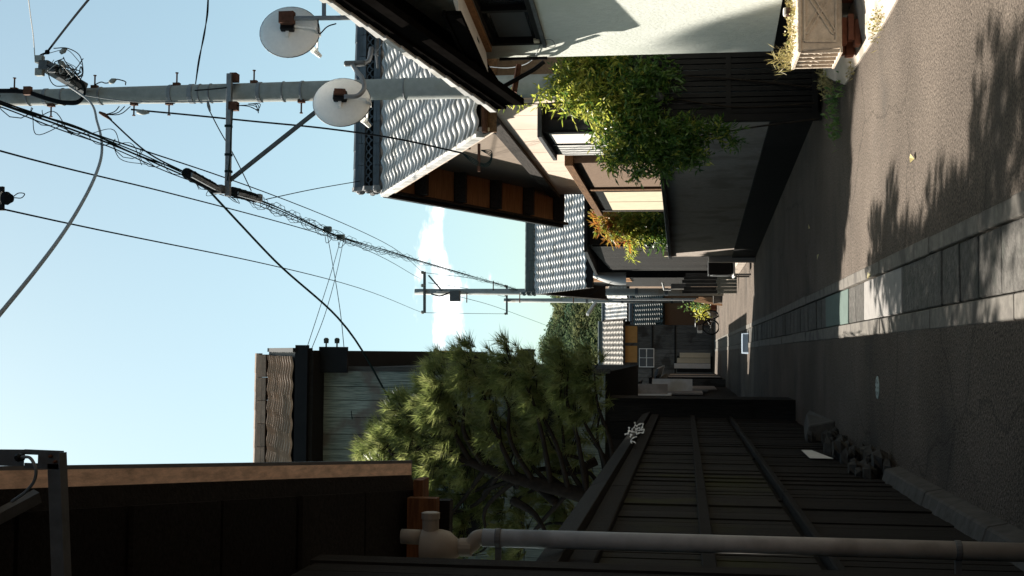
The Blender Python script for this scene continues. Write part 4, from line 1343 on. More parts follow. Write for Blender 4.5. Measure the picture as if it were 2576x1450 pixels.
planter()
bk = [((2.60, 10.49, .05), (2.82, 10.60, .10)), ((2.64, 10.47, .102), (2.86, 10.57, .152)), ((2.62, 10.51, .154), (2.84, 10.62, .203)),
      ((3.0, 10.46, .07), (3.18, 10.66, .203)), ((2.60, 10.86, .05), (2.8, 10.97, .125)), ((2.62, 10.87, .127), (2.82, 10.98, .203))]
bl = ['lowest red brick under the near left corner of the planter', 'middle red brick under the near left corner of the planter', 'top red brick under the near left corner of the planter',
      'thick red block under the right side of the planter', 'lower red brick under the far left corner of the planter', 'upper red brick under the far left corner of the planter']
for (a, b), l in zip(bk, bl):
    tag(MB().box(a, b).build('brick_block', m_brick, bevel=.006), l, 'brick')
pot = thing('jar', 'small brown glass jar standing on the planter rim', 'jar', D(1990, 50, 10.45))
pp = V((2.94, 10.66, .575))
pot.location = pp
ORG[pot.name] = pp
MB().lathe(pp, (0, 0, 1), [(0, .025), (.01, .04), (.07, .042), (.075, .036)], 12).build('body', mat('jar_brown', (.12, .07, .05), rough=.25, bump=0), pot, smooth=True)
MB().lathe(pp + V((0, 0, .075)), (0, 0, 1), [(0, .038), (.015, .038), (.02, .03)], 12).build('lid', m_paper, pot)


# ------------------------------------------------------------------ utility poles
def pole_r(z):
    return .152 - .0058 * z


def near_pole():
    px, pd = 3.085, 14.0
    t = thing('utility_pole', 'tall concrete utility pole with step bolts in front of the tiled roof', 'utility pole', (px, pd, 0), 'utility poles')
    zs = [0, 2, 4, 6, 8, 10, 11.5]
    MB().tube([(px, pd, z) for z in zs], [pole_r(z) for z in zs], 24).build('shaft', m_polec, t, smooth=True)
    zX = lambda X: D(X, 230, pd).z
    for X, h in ((75, .02), (118, .05), (160, .02), (255, .03), (432, .05), (484, .06), (505, .02), (532, .02), (655, .05), (715, .02), (762, .03), (1020, .015), (1300, .02)):
        z = zX(X)
        MB().lathe((px, pd, z), (0, 0, 1), [(-h / 2, pole_r(z) + .004), (-h / 2 + .003, pole_r(z) + .009), (h / 2 - .003, pole_r(z) + .009), (h / 2, pole_r(z) + .004)], 20).build('steel_band', m_steel, t)
    for X, s in ((38, 1), (240, 1), (446, 1), (132, -1), (340, -1), (428, -1), (640, 1), (760, -1)):
        z = zX(X)
        r = pole_r(z)
        MB().tube([(px + s * r * .9, pd - .02, z), (px + s * (r + .15), pd - .02, z)], .010, 7).build('step_bolt', m_rust, t)
        MB().lathe((px + s * (r + .14), pd - .02, z), (s, 0, 0), [(0, .02), (.012, .02)], 8).build('bolt_head', m_rust, t)
        MB().obox((px + s * r, pd - .02, z), (.025, 0, 0), (0, .03, 0), (0, 0, .04)).build('bolt_socket', m_rust, t)
    # cross arm and brace
    a0, a1 = D(578, 186, 13.83), D(573, 494, 13.83)
    MB().bar(a0, a1, .06, .062).build('cross_arm', m_steel, t, bevel=.004)
    MB().bar(D(568, 462, 13.85), D(852, 236, 13.85), .045, .045).build('arm_brace', m_steeldk, t, bevel=.004)
    MB().obox(D(590, 196, 13.9), (.05, 0, 0), (0, .06, 0), (0, 0, .04)).build('arm_clamp', m_rust, t)
    MB().obox(D(588, 268, 13.85), (.05, 0, 0), (0, .05, 0), (0, 0, .05)).build('arm_clamp', m_rust, t)
    for Y in (318, 390, 432):
        MB().obox(D(575, Y, 13.83), (.014, 0, 0), (0, .036, 0), (0, 0, .037)).build('cable_tie', m_rubber2, t)
    # splice bracket with service gear
    b0, b1 = D(215, 225, 13.86), D(112, 165, 13.5)
    MB().bar(b0, b1, .14, .09).build('service_bracket', m_steeldk, t, bevel=.01)
    for X, Y, s in ((100, 150, .045), (112, 165, .055), (100, 182, .045), (132, 172, .05)):
        MB().obox(D(X, Y, 13.45), (s, 0, 0), (0, s * .8, 0), (0, 0, s * 1.1)).build('terminal_box', m_polec if s < .05 else m_steeldk, t, bevel=.008)
    for X0, Y0, X1, Y1 in ((122, 128, 115, 136), (152, 134, 168, 122), (148, 155, 165, 166), (275, 208, 292, 200), (345, 282, 375, 284)):
        MB().tube([D(X0, Y0, 13.45), D((X0 + X1) / 2, (Y0 + Y1) / 2, 13.45), D(X1, Y1, 13.45)], [.022, .034, .012], 8).build('connector_sleeve', m_polec if X0 > 140 else m_rubber, t, smooth=True)
    rg = random.Random(5)
    for k in range(16):
        c = D(125 + rg.uniform(-20, 45), 165 + rg.uniform(-28, 28), 13.45)
        e = D(170 + rg.uniform(-30, 45), 190 + rg.uniform(-45, 40), 13.5 + rg.uniform(-.1, .15))
        m1 = c.lerp(e, .35) + V((rg.uniform(-.12, .12), rg.uniform(-.1, .1), rg.uniform(-.12, .16)))
        m2 = c.lerp(e, .7) + V((rg.uniform(-.12, .14), rg.uniform(-.1, .1), rg.uniform(-.16, .12)))
        MB().tube(spline([c, m1, m2, e], 6), rg.choice((.004, .006, .008)), 5).build('jumper_wire', rg.choice((m_rubber, m_rubber, m_rubber2, m_whitecable)), t)
    MB().tube(spline([D(135, 122, 13.45), D(170, 122, 13.42), D(200, 140, 13.42), D(209, 180, 13.45), D(200, 205, 13.6)], 7), .006, 5).build('jumper_wire', m_rubber, t)
    for k in range(3):
        o = k * 3
        MB().tube(spline([D(-20, 226 + o, 13.8), D(70, 230 + o, 13.78), D(120, 246 + o, 13.76), D(165, 256 + o, 13.75), D(200, 252 + o, 13.75), D(213, 235, 13.74), D(207, 213 - o, 13.72), D(180, 196 - o, 13.68), D(150, 188, 13.62)], 6), .014, 6).build('service_cable', m_rubber, t)
    MB().obox(D(70, 229, 13.77), (.05, 0, 0), (0, .03, 0), (0, 0, .045)).build('cable_clamp', m_rust, t)
    MB().tube(spline([D(215, 240, 13.83), D(270, 249, 13.83), D(340, 256, 13.83), D(430, 257, 13.83), D(560, 256, 13.82)], 6), .008, 5).build('pole_conduit', m_graycable, t)
    MB().tube(spline([D(490, 228, 13.84), D(530, 225, 13.8), D(570, 221, 13.8)], 6), .008, 5).build('arm_wire', m_rubber, t)
    for k in range(3):
        MB().tube(spline([D(590, 265, 13.82), D(625 + 12 * k, 268 + 4 * k, 13.8), D(650, 275 + 5 * k, 13.8), D(655 - 6 * k, 264, 13.82), D(625, 262, 13.84)], 6), .005, 5).build('loose_loop', m_rubber, t)
    MB().tube(spline([D(238, 214, 13.8), D(255, 207, 13.6), D(275, 208, 13.45), D(292, 200, 13.45), D(308, 203, 13.5), D(316, 214, 13.75)], 6), .007, 5).build('jumper_wire', m_rubber, t)
    for k in range(3):
        MB().tube(spline([D(300 + 14 * k, 268, 13.85), D(290 + 8 * k, 280 + 3 * k, 13.8), D(264, 289, 13.8)], 5), .006, 5).build('jumper_wire', m_rubber, t)
    MB().tube([D(250, 283, 13.8), D(262, 289, 13.8), D(280, 302, 13.78)], [.016, .026, .012], 7).build('stay_clamp', m_rust, t)
    for k in range(3):
        MB().tube(spline([D(119, 131, 13.5), D(108 - 4 * k, 140, 13.48), D(102 + 3 * k, 152, 13.45)], 5), .006, 5).build('jumper_wire', m_rubber, t)
    MB().tube([D(522, 255, 13.84), D(525, 268, 13.82), D(528, 280, 13.8)], [.012, .02, .012], 7).build('pair_clamp', m_steel, t)
    # wire along the arm
    MB().tube(spline([D(585, 275, 13.79), D(582, 330, 13.77), D(578, 400, 13.77), D(572, 455, 13.77)], 6), .009, 5).build('arm_wire', m_rubber2, t)
    return t


near_pole()


def far_pole(label, X, Yc, d, topX, rad, arms, extras=True):
    base = D(1800, Yc, d)
    x = base.x
    t = thing('utility_pole', label, 'utility pole', (x, d, 0), 'utility poles')
    zt = D(topX, Yc, d).z
    MB().tube([(x, d, 0), (x, d, zt / 2), (x, d, zt)], [rad * 1.25, rad * 1.1, rad], 14).build('shaft', m_polec, t, smooth=True)
    for aX, y0, y1 in arms:
        MB().bar(D(aX, y0, d - .2), D(aX, y1, d - .2), .1, .1).build('cross_arm', m_steeldk, t)
        for yy in (y0 + 2, (y0 * 2 + y1) / 3, y1 - 2):
            MB().lathe(D(aX, yy, d - .25), (0, 0, 1), [(0, .03), (.06, .07), (.12, .07), (.16, .03)], 8).build('insulator', m_polec, t)
    if extras:
        MB().obox(D(1145, Yc + 10, d - .35), (.22, 0, 0), (0, .15, 0), (0, 0, .2)).build('switch_box', m_steeldk, t)
        MB().bar(D(1078, Yc - 42, d - .2), D(1112, Yc - 3, d - .2), .06, .06).build('arm_brace', m_steeldk, t)
        MB().tube(spline([D(1085, Yc + 5, d - .3), D(1105, Yc + 10, d - .35), D(1140, Yc + 2, d - .4), D(1155, Yc + 12, d - .4)], 6), .03, 6).build('jumper_wire', m_rubber, t)
        for k in range(6):
            z = zt - 2.2 - k * 1.1
            s = 1 if k % 2 else -1
            MB().tube([(x, d - .1, z), (x + s * .45, d - .1, z)], .022, 6).build('step_bolt', m_rust, t)
    for z in (2.2, 3.4, 5, 7):
        MB().lathe((x, d, z), (0, 0, 1), [(0, rad * 1.3), (.12, rad * 1.3)], 12).build('steel_band', m_steeldk, t)
    return t


far_pole('grey utility pole with switch gear beyond the tiled houses on the right', 0, 735, 50, 1044, .125, [(1068, 684, 788)])
far_pole('thin farthest utility pole rising in front of the wooded hill', 0, 757, 70, 1268, .12, [(1275, 718, 792)], extras=False)


# ------------------------------------------------------------------ cables
def cable(label, pts, r, mt=m_rubber, n=5, seg=8, name='cable', group=None):
    mb = MB()
    mb.tube(spline([p if isinstance(p, V) else D(*p) for p in pts], seg), r, n)
    return tag(mb.build(name, mt), label, 'cable', group)


cb = thing('cable_bundle', 'thick lashed bundle of telephone cables running along the lane to the further pole', 'cable', D(565, 482, 14))
path = [V((1.95, -26, 7.3)), V((1.92, -8, 6.5)), V((1.9, 3, 6.42)), (0, 262, 9.2), (250, 352, 10.8), (470, 445, 13), (565, 484, 14), (640, 506, 15.6), (850, 596, 22), (1050, 656, 32), (1300, 730, 50)]
bp = [p if isinstance(p, V) else D(*p) for p in path]
for k, (ox, oz, r) in enumerate(((0, 0, .009), (.03, .02, .008), (-.02, .035, .006), (.015, -.03, .007))):
    MB().tube([p + V((ox * (1 + .5 * math.sin(i * .37 + k)), 0, oz * (1 + .5 * math.cos(i * .29 + k)))) for i, p in enumerate(spline(bp, 14))], r, 5).build('strand', m_rubber if k % 2 == 0 else m_rubber2, cb)
sp = spline(bp, 40)
tot = len(sp)
for k, (f0, f1, rad, turns) in enumerate(((.70, 1.0, .07, 70), (.3, .56, .05, 9))):
    a, b = int(tot * f0), int(tot * f1)
    pts = []
    nseg = turns * 7
    for i in range(nseg + 1):
        f = a + (b - 1 - a) * i / nseg
        p = sp[int(f)].lerp(sp[min(tot - 1, int(f) + 1)], f - int(f))
        an = i / 7 * 2 * math.pi
        rr = rad * (1 + .45 * math.sin(i * .213 + k))
        pts.append(p + V((math.cos(an) * rr, 0, math.sin(an) * rr)))
    MB().tube(pts, .0042, 4).build('lashing_wire', m_rubber2, cb)
rg = random.Random(8)
for k in range(26):
    i = int(tot * rg.uniform(.3, .8))
    p = sp[i]
    q = sp[min(tot - 1, i + rg.randint(6, 16))]
    m1 = p.lerp(q, .4) + V((rg.uniform(-.12, .12), 0, rg.uniform(-.16, .12)))
    MB().tube(spline([p, m1, q + V((rg.uniform(-.1, .1), 0, rg.uniform(-.12, .05)))], 6), .004, 4).build('tie_wire', m_rubber, cb)

for lb, X0, Y0, d0, X1, Y1, d1, r in (('long black splice case on the cable bundle before the pole arm', 466, 434, 12.9, 540, 474, 13.7, .06),
                                      ('short black splice case on the cable bundle just past the pole arm', 584, 482, 14.3, 640, 498, 15.4, .062)):
    s = thing('splice_case', lb, 'splice case', D((X0 + X1) / 2, (Y0 + Y1) / 2, (d0 + d1) / 2))
    a, b = D(X0, Y0, d0), D(X1, Y1, d1)
    dv = (b - a)
    MB().lathe(a, dv, [(0, r * .6), (.03, r), (dv.length - .03, r), (dv.length, r * .6)], 10).build('case', m_rubber, s)
    for f in (.25, .5, .75):
        MB().lathe(a + dv * f, dv, [(-.012, r * 1.0), (-.01, r * 1.08), (.01, r * 1.08), (.012, r)], 10).build('strap', m_rubber2, s)
    MB().bar(a + V((-.03, 0, -r - .015)), b + V((-.03, 0, -r - .015)), .05, .02).build('support_bar', m_steel, s)
    MB().obox(b + dv.normalized() * .06 + V((0, 0, -.02)), (.05, 0, 0), (0, .05, 0), (0, 0, .06)).build('end_bracket', m_steel, s)

G = 'overhead cables of the lane'
cable('overhead line running just above the lashed bundle to the top of the further cross arm', [V((2.0, -26, 7.4)), V((1.95, -8, 6.6)), V((1.9, 3, 6.45)), (0, 255, 9), (553, 443, 14), (664, 483, 16.5), (965, 610, 30), (1062, 684, 49.8)], .0075, group=G)
cable('power line just below the lashed bundle, meeting the middle of the further cross arm', [V((1.6, -26, 7.6)), V((1.56, -8, 6.7)), V((1.53, 3, 6.48)), (0, 380, 9), (413, 483, 13), (644, 543, 17), (860, 606, 25), (1058, 702, 49.8)], .008, group=G)
cable('lowest long power line, ending at the lower tip of the further cross arm', [V((1.15, -26, 7.6)), V((1.13, -8, 6.7)), V((1.1, 3, 6.48)), (0, 525, 9), (643, 659, 17), (860, 712, 26), (1057, 785, 49.8)], .0075, group=G)
cable('heavy black drop cable sagging across the lane to the board house', [(520, 474, 13.6), (600, 560, 14), (690, 655, 14.5), (850, 800, 15.5), (985, 1012, 17.2)], .014, m_rubber2, group=G)
cable('thick grey service cable curving from the pole down to the left picture corner', [(170, 215, 13.6), (215, 246, 13.2), (245, 310, 12), (256, 385, 10.6), (240, 442, 9.6), (180, 555, 8.2), (90, 680, 6.9), (0, 790, 6.1), (-120, 930, 5.2), V((-1.32, 1.2, 5.3))], .013, m_graycable, n=8, group=G)
cable('short black stay running from the pole to the long splice case', [(265, 290, 13.8), (365, 380, 13.5), (468, 436, 13.0)], .010, group=G)
cable('black service drop from the pole to the verge of the cream house', [(330, 276, 13.9), (480, 290, 13.9), (630, 305, 13.9), (830, 325, 13.95), (1000, 350, 14.0), (1165, 386, 14.1)], .011, group=G)
cable('thin pale wire rising from the pole gear to the top edge', [(88, 150, 13.5), (84, 95, 13.1), (78, 50, 12.7), (66, -40, 12), V((4.4, 2.6, 5.9))], .006, m_whitecable, group=G)
cable('black cable leaving the pole gear to the upper right', [(118, 132, 13.5), (150, 90, 12.9), (222, 0, 11.5), (260, -45, 11), V((4.0, 2.8, 5.4))], .013, group=G)
for k in range(2):
    cable(('left' if k else 'right') + ' strand of the twisted pair rising from the pole band', [(492, 212 - k, 13.85), (500 + 2 * k, 150, 13.6), (514 - 2 * k, 90, 13.4), (520 + 2 * k, 40, 13.2), (526, -30, 12.9), V((5.4, 11.6, 4.0))], .007, group=G)
cable('twisted pair dropping from the pole band behind the cross arm to the bundle', [(525, 275, 13.8), (548, 320, 14.1), (585, 385, 14.6), (632, 480, 15.5)], .007, group=G)
cable('thin wire from the bundle to the ridge of the cream house', [(668, 502, 16.4), (780, 478, 17.8), (905, 456, 19.5)], .007, group=G)
cable('upper of the two thin wires crossing to the corner of the board house', [(857, 603, 22.2), (832, 690, 20.5), (800, 790, 19), (768, 888, 17.3)], .0055, group=G)
cable('lower of the two thin wires crossing to the corner of the board house', [(864, 606, 22.3), (846, 690, 20.5), (818, 790, 19), (780, 888, 17.3)], .0055, group=G)
cable('thin wire falling from the bundle down the face of the board house', [(822, 583, 21.5), (836, 660, 20.5), (858, 800, 19), (868, 900, 18), (886, 1055, 17.3)], .006, group=G)
cable('span between the tops of the two further poles', [(1072, 687, 49.8), (1180, 700, 60), (1276, 720, 69.8)], .011, group=G)
cable('inner span between the two further poles', [(1078, 712, 49.8), (1150, 722, 56), (1276, 748, 69.8)], .011, group=G)
cable('lower span between the arms of the two further poles', [(1060, 787, 49.8), (1180, 789, 60), (1276, 790, 69.8)], .011, group=G)
cable('thin line leaving the farthest pole above the hill', [(1150, 745, 49.8), (1255, 775, 68), (1345, 808, 80), (1500, 868, 110)], .011, group=G)
for i, X in enumerate((824, 857)):
    q = thing('cable_clamp', ('nearer' if i == 0 else 'further') + ' green clamp with wire tails hanging on the lashed bundle', 'clamp', D(X, 585 + 14 * i, 21.8 + i * .4))
    MB().obox(D(X, 577 + 20 * i, 21.8 + i * .4), (.05, 0, 0), (0, .05, 0), (0, 0, .07)).build('body', m_tilegrn, q, bevel=.01)
    MB().tube(spline([D(X, 585 + 16 * i, 21.8 + i * .4), D(X + 10, 600 + 14 * i, 21.7), D(X - 2, 612 + 12 * i, 21.6), D(X - 6, 595 + 14 * i, 21.7)], 6), .006, 5).build('tail', m_rubber, q)
iq = thing('insulator', 'white and black pin insulator at the top left picture edge', 'insulator', D(12, 500, 9.05))
MB().lathe(D(-20, 497, 9.05), (D(40, 500, 9.05) - D(-20, 497, 9.05)), [(0, .045), (.06, .05), (.065, .03), (.09, .055), (.11, .03), (.13, .05), (.15, .02)], 12).build('body', m_paper, iq)
MB().lathe(D(10, 499, 9.05), (D(40, 500, 9.05) - D(-20, 497, 9.05)), [(0, .052), (.03, .054), (.05, .04), (.07, .03)], 12).build('cap', m_rubber, iq)
MB().tube(spline([D(30, 498, 9.05), D(48, 486, 9.05), D(62, 489, 9.05), D(56, 497, 9.05), D(36, 498, 9.05)], 6), .004, 5).build('lead', m_rubber, iq)
MB().bar(D(5, 470, 9.05), D(5, 530, 9.05), .03, .03).build('pin', m_black, iq)
bkx = thing('service_bracket', 'service bracket with wire coil at the verge of the cream house', 'bracket', D(1180, 395, 14.1))
MB().bar(D(1205, 362, 14.1), D(1205, 432, 14.1), .03, .03).build('bar', m_rust, bkx)
for k in range(4):
    MB().tube(spline([D(1160, 384, 14.1), D(1185 + 4 * k, 396 + 6 * k, 14.08), D(1222 + 2 * k, 412 + 2 * k, 14.1), D(1236, 398 - 6 * k, 14.1), D(1210, 378, 14.12)], 6), .005, 5).build('wire_loop', m_rubber2, bkx)


# ------------------------------------------------------------------ vegetation
def leaf(mb, p, dr, nrm, ln, wd, fold=.25):
    dr = V(dr).normalized()
    sd = dr.cross(V(nrm))
    if sd.length < 1e-4:
        sd = dr.orthogonal()
    sd.normalize()
    n = sd.cross(dr)
    m = p + dr * ln * .45
    mb.add([p, m + sd * wd / 2 + n * wd * fold, p + dr * ln, m - sd * wd / 2 + n * wd * fold], [(0, 1, 2), (0, 2, 3)])


def rv(rg):
    while True:
        v = V((rg.uniform(-1, 1), rg.uniform(-1, 1), rg.uniform(-1, 1)))
        if .01 < v.length < 1:
            return v.normalized()


def tuft(mb, p, dr, rg, n=34, ln=.13, wd=.0055, spread=.75):
    dr = V(dr).normalized()
    for _ in range(n):
        v = (dr + rv(rg) * spread).normalized()
        l = ln * rg.uniform(.7, 1.15)
        b = p + dr * rg.uniform(-.06, .05)
        sd = v.orthogonal().normalized()
        sd.rotate(M.Rotation(rg.uniform(0, 6.28), 3, v))
        mb.add([b - sd * wd / 2, b + sd * wd / 2, b + v * l], [(0, 1, 2)])


def grow_pine(t, base, r0, pads, rg, mt=None, dens=1.5):
    """trunk, bent limbs to every pad, needle tufts; pads: (centre, radius, tufts)"""
    joints = spline(base, 5)
    MB().tube(joints, [r0 * (1 - .75 * i / (len(joints) - 1)) for i in range(len(joints))], 9).build('trunk', m_bark, t, smooth=True)
    cr, lm = MB(), MB()
    for c, r, n in pads:
        j = min(joints, key=lambda q: (q - V((c.x, c.y, c.z - .7))).length + (3 if q.z < 1.2 else 0))
        m1 = j.lerp(c, .45) + V((rg.uniform(-.15, .15), rg.uniform(-.15, .15), rg.uniform(-.2, .12)))
        m2 = j.lerp(c, .8) + V((rg.uniform(-.12, .12), rg.uniform(-.12, .12), rg.uniform(-.15, .05)))
        pts = spline([j, m1, m2, c + V((0, 0, -.05))], 5)
        lm.tube(pts, [.036 - .03 * i / (len(pts) - 1) for i in range(len(pts))], 6)
        for _ in range(int(n * dens)):
            v = rv(rg)
            v.z = abs(v.z) * .9 if rg.random() < .75 else v.z
            p = c + V((v.x * r, v.y * r, v.z * r * .62)) * rg.random() ** .35
            dr = (v * .8 + V((0, 0, .75)) + rv(rg) * .3)
            tuft(cr, p, dr, rg, n=32, ln=.16, wd=.009, spread=.8)
            if rg.random() < .4:
                lm.tube([c.lerp(p, .3), p], .006, 3)
    lm.build('limbs', m_bark, t, smooth=True)
    cr.build('crown', m_pine, t)


def pine():
    rg = random.Random(21)
    t = thing('pine_tree', 'spreading garden pine with sunlit needle tips in front of the board house', 'tree', (-2.4, 15.3, 0))
    base = [V((-2.4, 15.3, 0)), V((-2.2, 15.3, 1.4)), V((-1.75, 15.2, 2.7)), V((-1.5, 15.3, 3.8)), V((-1.15, 15.3, 4.7))]
    # (X, Y, depth, radius m, tufts)
    cl = [(985, 1110, 15.3, .42, 34), (1045, 1075, 15.6, .45, 34), (945, 1140, 15.2, .38, 26), (1015, 1040, 16.0, .40, 26), (1120, 965, 16.5, .46, 40), (1180, 930, 16.7, .40, 34),
          (1090, 1005, 16.3, .44, 34), (1285, 925, 16.8, .38, 30), (1240, 965, 16.6, .42, 32), (1340, 955, 16.6, .42, 32), (1420, 930, 16.8, .42, 34), (1485, 940, 16.7, .36, 28),
          (1450, 985, 16.5, .42, 30), (1380, 1005, 16.4, .42, 30), (1150, 1050, 16, .54, 40), (1100, 1120, 15.6, .52, 40), (1190, 1140, 15.5, .54, 40), (1250, 1060, 16.1, .5, 36),
          (1300, 1120, 15.8, .5, 36), (1360, 1080, 16.1, .48, 34), (1220, 1210, 15.3, .5, 34), (1130, 1245, 15, .52, 38), (1090, 1320, 14.8, .52, 36), (1170, 1310, 14.7, .52, 36),
          (1270, 1285, 14.9, .48, 30), (1350, 1200, 15.4, .44, 26), (1425, 1150, 15.7, .44, 26), (1455, 1080, 16, .44, 26), (1505, 1020, 16.3, .38, 22), (1400, 1270, 15, .44, 24),
          (1320, 1345, 14.5, .48, 28), (1440, 1330, 14.7, .44, 22), (1495, 1210, 15.4, .36, 18), (1170, 1400, 14.5, .52, 30), (1290, 1420, 14.4, .5, 24), (1420, 1410, 14.4, .44, 20),
          (1060, 1180, 15.3, .46, 36), (1050, 1400, 14.3, .5, 24)]
    grow_pine(t, base, .16, [(D(X, Y, min(16.3, 14.15 / (1 - .000413 * (Y - 891))) + (d - 15.8) * .12), r * .98, n) for X, Y, d, r, n in cl], rg, dens=2.3)
    # limb silhouettes that read against the light
    for pts in ([(1400, 1265, 15), (1330, 1215, 15.2), (1280, 1215, 15.3), (1230, 1180, 15.5), (1180, 1170, 15.6)], [(1500, 1160, 15.6), (1430, 1190, 15.5), (1370, 1180, 15.4), (1310, 1200, 15.3)],
                [(1290, 1260, 15.1), (1340, 1290, 14.9), (1380, 1350, 14.7)], [(1250, 1060, 15.8), (1290, 1090, 15.8), (1300, 1130, 15.6), (1340, 1150, 15.5)]):
        sp_ = spline([D(p[0], p[1], p[2] + .3) for p in pts], 6)
        MB().tube(sp_, [.06 - .04 * i / (len(sp_) - 1) for i in range(len(sp_))], 7).build('branch', m_bark, t, smooth=True)
    # a second pine, nearer and mostly hidden by the lean-to roof: it shades the foreground
    t2 = thing('pine_tree', 'nearer pine hidden behind the lean-to roof on the left', 'tree', (-2.6, 11.4, 0))
    b2 = [V((-2.6, 11.4, 0)), V((-2.5, 11.3, 2)), V((-2.3, 11.2, 4)), V((-2.2, 11.1, 5.4)), V((-2.1, 11.0, 6.0))]
    pads = []
    for k in range(16):
        d_ = 9.1 + 3.3 * k / 15
        xm = -1.5 - .55 * max(0, d_ - 10.2) / 2.2
        pads += [(V((rg.uniform(xm - .75, xm), d_, rg.uniform(5.6, 6.3))), .45, 55)]
    pads += [(V((rg.uniform(-2.9, -2.2), 9.4 + 3.4 * k / 9, rg.uniform(4.3, 5.2))), .5, 50) for k in range(10)]
    pads += [(V((-1.5 - .06 * k, 13.2 - .28 * k, 4.8)), .36, 50) for k in range(6)]
    pads += [(V((-1.77, 13.07, 6.0)), .24, 46)]
    grow_pine(t2, b2, .15, pads, rg)
    return t


pine()


def leafy(name, label, cat, clumps, mt, n, ln, wd, seed, stems=None, droop=.2, mt2=None, split=None, group=None, org=None):
    """clumps: (X, Y, depth, rx px, ry px, thickness m, weight)"""
    rg = random.Random(seed)
    base = org or PZ(2100, clumps[0][1], 0)
    t = thing(name, label, cat, base, group)
    a, b = MB(), MB()
    tw = sum(c[6] for c in clumps)
    for X, Y, d, rx, ry, th, wt in clumps:
        for _ in range(int(n * wt / tw)):
            v = rv(rg) * rg.random() ** .45
            p = D(X + v.x * rx, Y + v.y * ry, d + v.z * th)
            mb = a
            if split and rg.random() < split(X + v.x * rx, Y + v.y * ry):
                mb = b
            # a small pinnate spray of leaves
            ax = (rv(rg) + V((0, 0, -droop))).normalized()
            for k in range(rg.randint(3, 5)):
                sgn = 1 if k % 2 else -1
                nr = (rv(rg) + V((0, 0, 1.0))).normalized()
                dr = (ax + ax.cross(nr) * sgn * .9).normalized() if k < 4 else ax
                leaf(mb, p + ax * ln * .35 * k, dr, nr, ln * rg.uniform(.5, 1.35), wd * rg.uniform(.65, 1.35))
    a.build('foliage', mt, t)
    if b.v:
        b.build('foliage', mt2, t)
    if stems:
        s = MB()
        for st in stems:
            pts = spline([D(*p) for p in st], 6)
            s.tube(pts, [.012 - .008 * i / (len(pts) - 1) for i in range(len(pts))], 5)
        s.build('stems', m_bark, t)
    return t


vine_cl = [(1450, 180, 13.7, 70, 60, .35, 7), (1520, 160, 13.7, 70, 40, .35, 5), (1475, 245, 13.6, 85, 55, .4, 8), (1560, 240, 13.6, 90, 90, .45, 9), (1560, 330, 13.5, 75, 55, .4, 7),
           (1610, 330, 13.5, 80, 60, .4, 7), (1612, 385, 13.4, 55, 38, .3, 4), (1680, 380, 13.4, 60, 40, .3, 4), (1540, 400, 13.4, 30, 25, .2, 1.4), (1600, 430, 13.3, 22, 22, .15, .8), (1660, 430, 13.3, 24, 22, .15, .9),
           (1700, 340, 13.5, 70, 50, .35, 5), (1740, 395, 13.4, 40, 30, .2, 2), (1640, 200, 13.6, 70, 70, .35, 4), (1820, 330, 13.5, 40, 25, .2, .9), (1850, 360, 13.5, 25, 15, .15, .35), (1760, 330, 13.5, 50, 30, .25, 1.4),
           (1385, 235, 13.6, 22, 30, .2, .5), (1360, 245, 13.6, 14, 16, .12, .2), (1270, 258, 13.5, 14, 12, .1, .14), (1300, 262, 13.5, 12, 8, .1, .1), (1240, 252, 13.5, 10, 8, .1, .1)]
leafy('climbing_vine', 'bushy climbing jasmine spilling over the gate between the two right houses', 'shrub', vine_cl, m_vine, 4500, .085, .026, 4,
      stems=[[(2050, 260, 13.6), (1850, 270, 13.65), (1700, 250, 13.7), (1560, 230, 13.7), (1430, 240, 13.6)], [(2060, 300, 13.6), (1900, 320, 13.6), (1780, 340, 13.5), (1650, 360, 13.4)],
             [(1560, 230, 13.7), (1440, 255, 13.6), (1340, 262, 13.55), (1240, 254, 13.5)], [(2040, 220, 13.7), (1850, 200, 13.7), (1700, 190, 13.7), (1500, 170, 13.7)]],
      mt2=m_vinedk, split=lambda X, Y: min(.93, max(.2, (X - 1430) / 190)), org=V((2.95, 13.75, 0)))  # dark leaves increase downwards: shade below the sunlit top put into leaf colour
nand_cl = [(1560, 560, 28, 45, 30, .5, 6), (1600, 580, 28, 45, 35, .5, 5), (1640, 560, 28, 40, 35, .5, 4), (1680, 590, 28, 50, 45, .4, 4)]
leafy('nandina_bush', 'nandina bush with red top leaves behind the grey garden wall', 'shrub', nand_cl, m_vinedk, 1100, .14, .045, 9,
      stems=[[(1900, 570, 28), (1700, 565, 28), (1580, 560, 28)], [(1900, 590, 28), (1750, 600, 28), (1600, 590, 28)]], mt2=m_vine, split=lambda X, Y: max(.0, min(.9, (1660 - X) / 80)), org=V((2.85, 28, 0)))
red_cl = [(1522, 553, 27.8, 22, 26, .4, 3), (1535, 590, 27.8, 16, 18, .4, 1.3), (1512, 572, 27.8, 10, 14, .3, .6), (1572, 600, 27.8, 10, 10, .3, .5)]
leafy('nandina_bush', 'red and orange nandina sprays at the top of the garden bush', 'shrub', red_cl, m_red, 190, .15, .05, 10,
      stems=[[(1900, 560, 27.8), (1650, 556, 27.8), (1530, 553, 27.8)]], org=V((2.8, 27.8, 0)))
leafy('climber', 'thin green climber on the pole wire beside the garden bush', 'plant', [(1590, 620, 29, 12, 10, .2, 2), (1588, 645, 30, 7, 14, .2, 1.2)], m_vine, 80, .11, .03, 12, org=V((2.4, 29, 0)),
      stems=[[(1890, 640, 29), (1700, 630, 29), (1590, 622, 29)]])


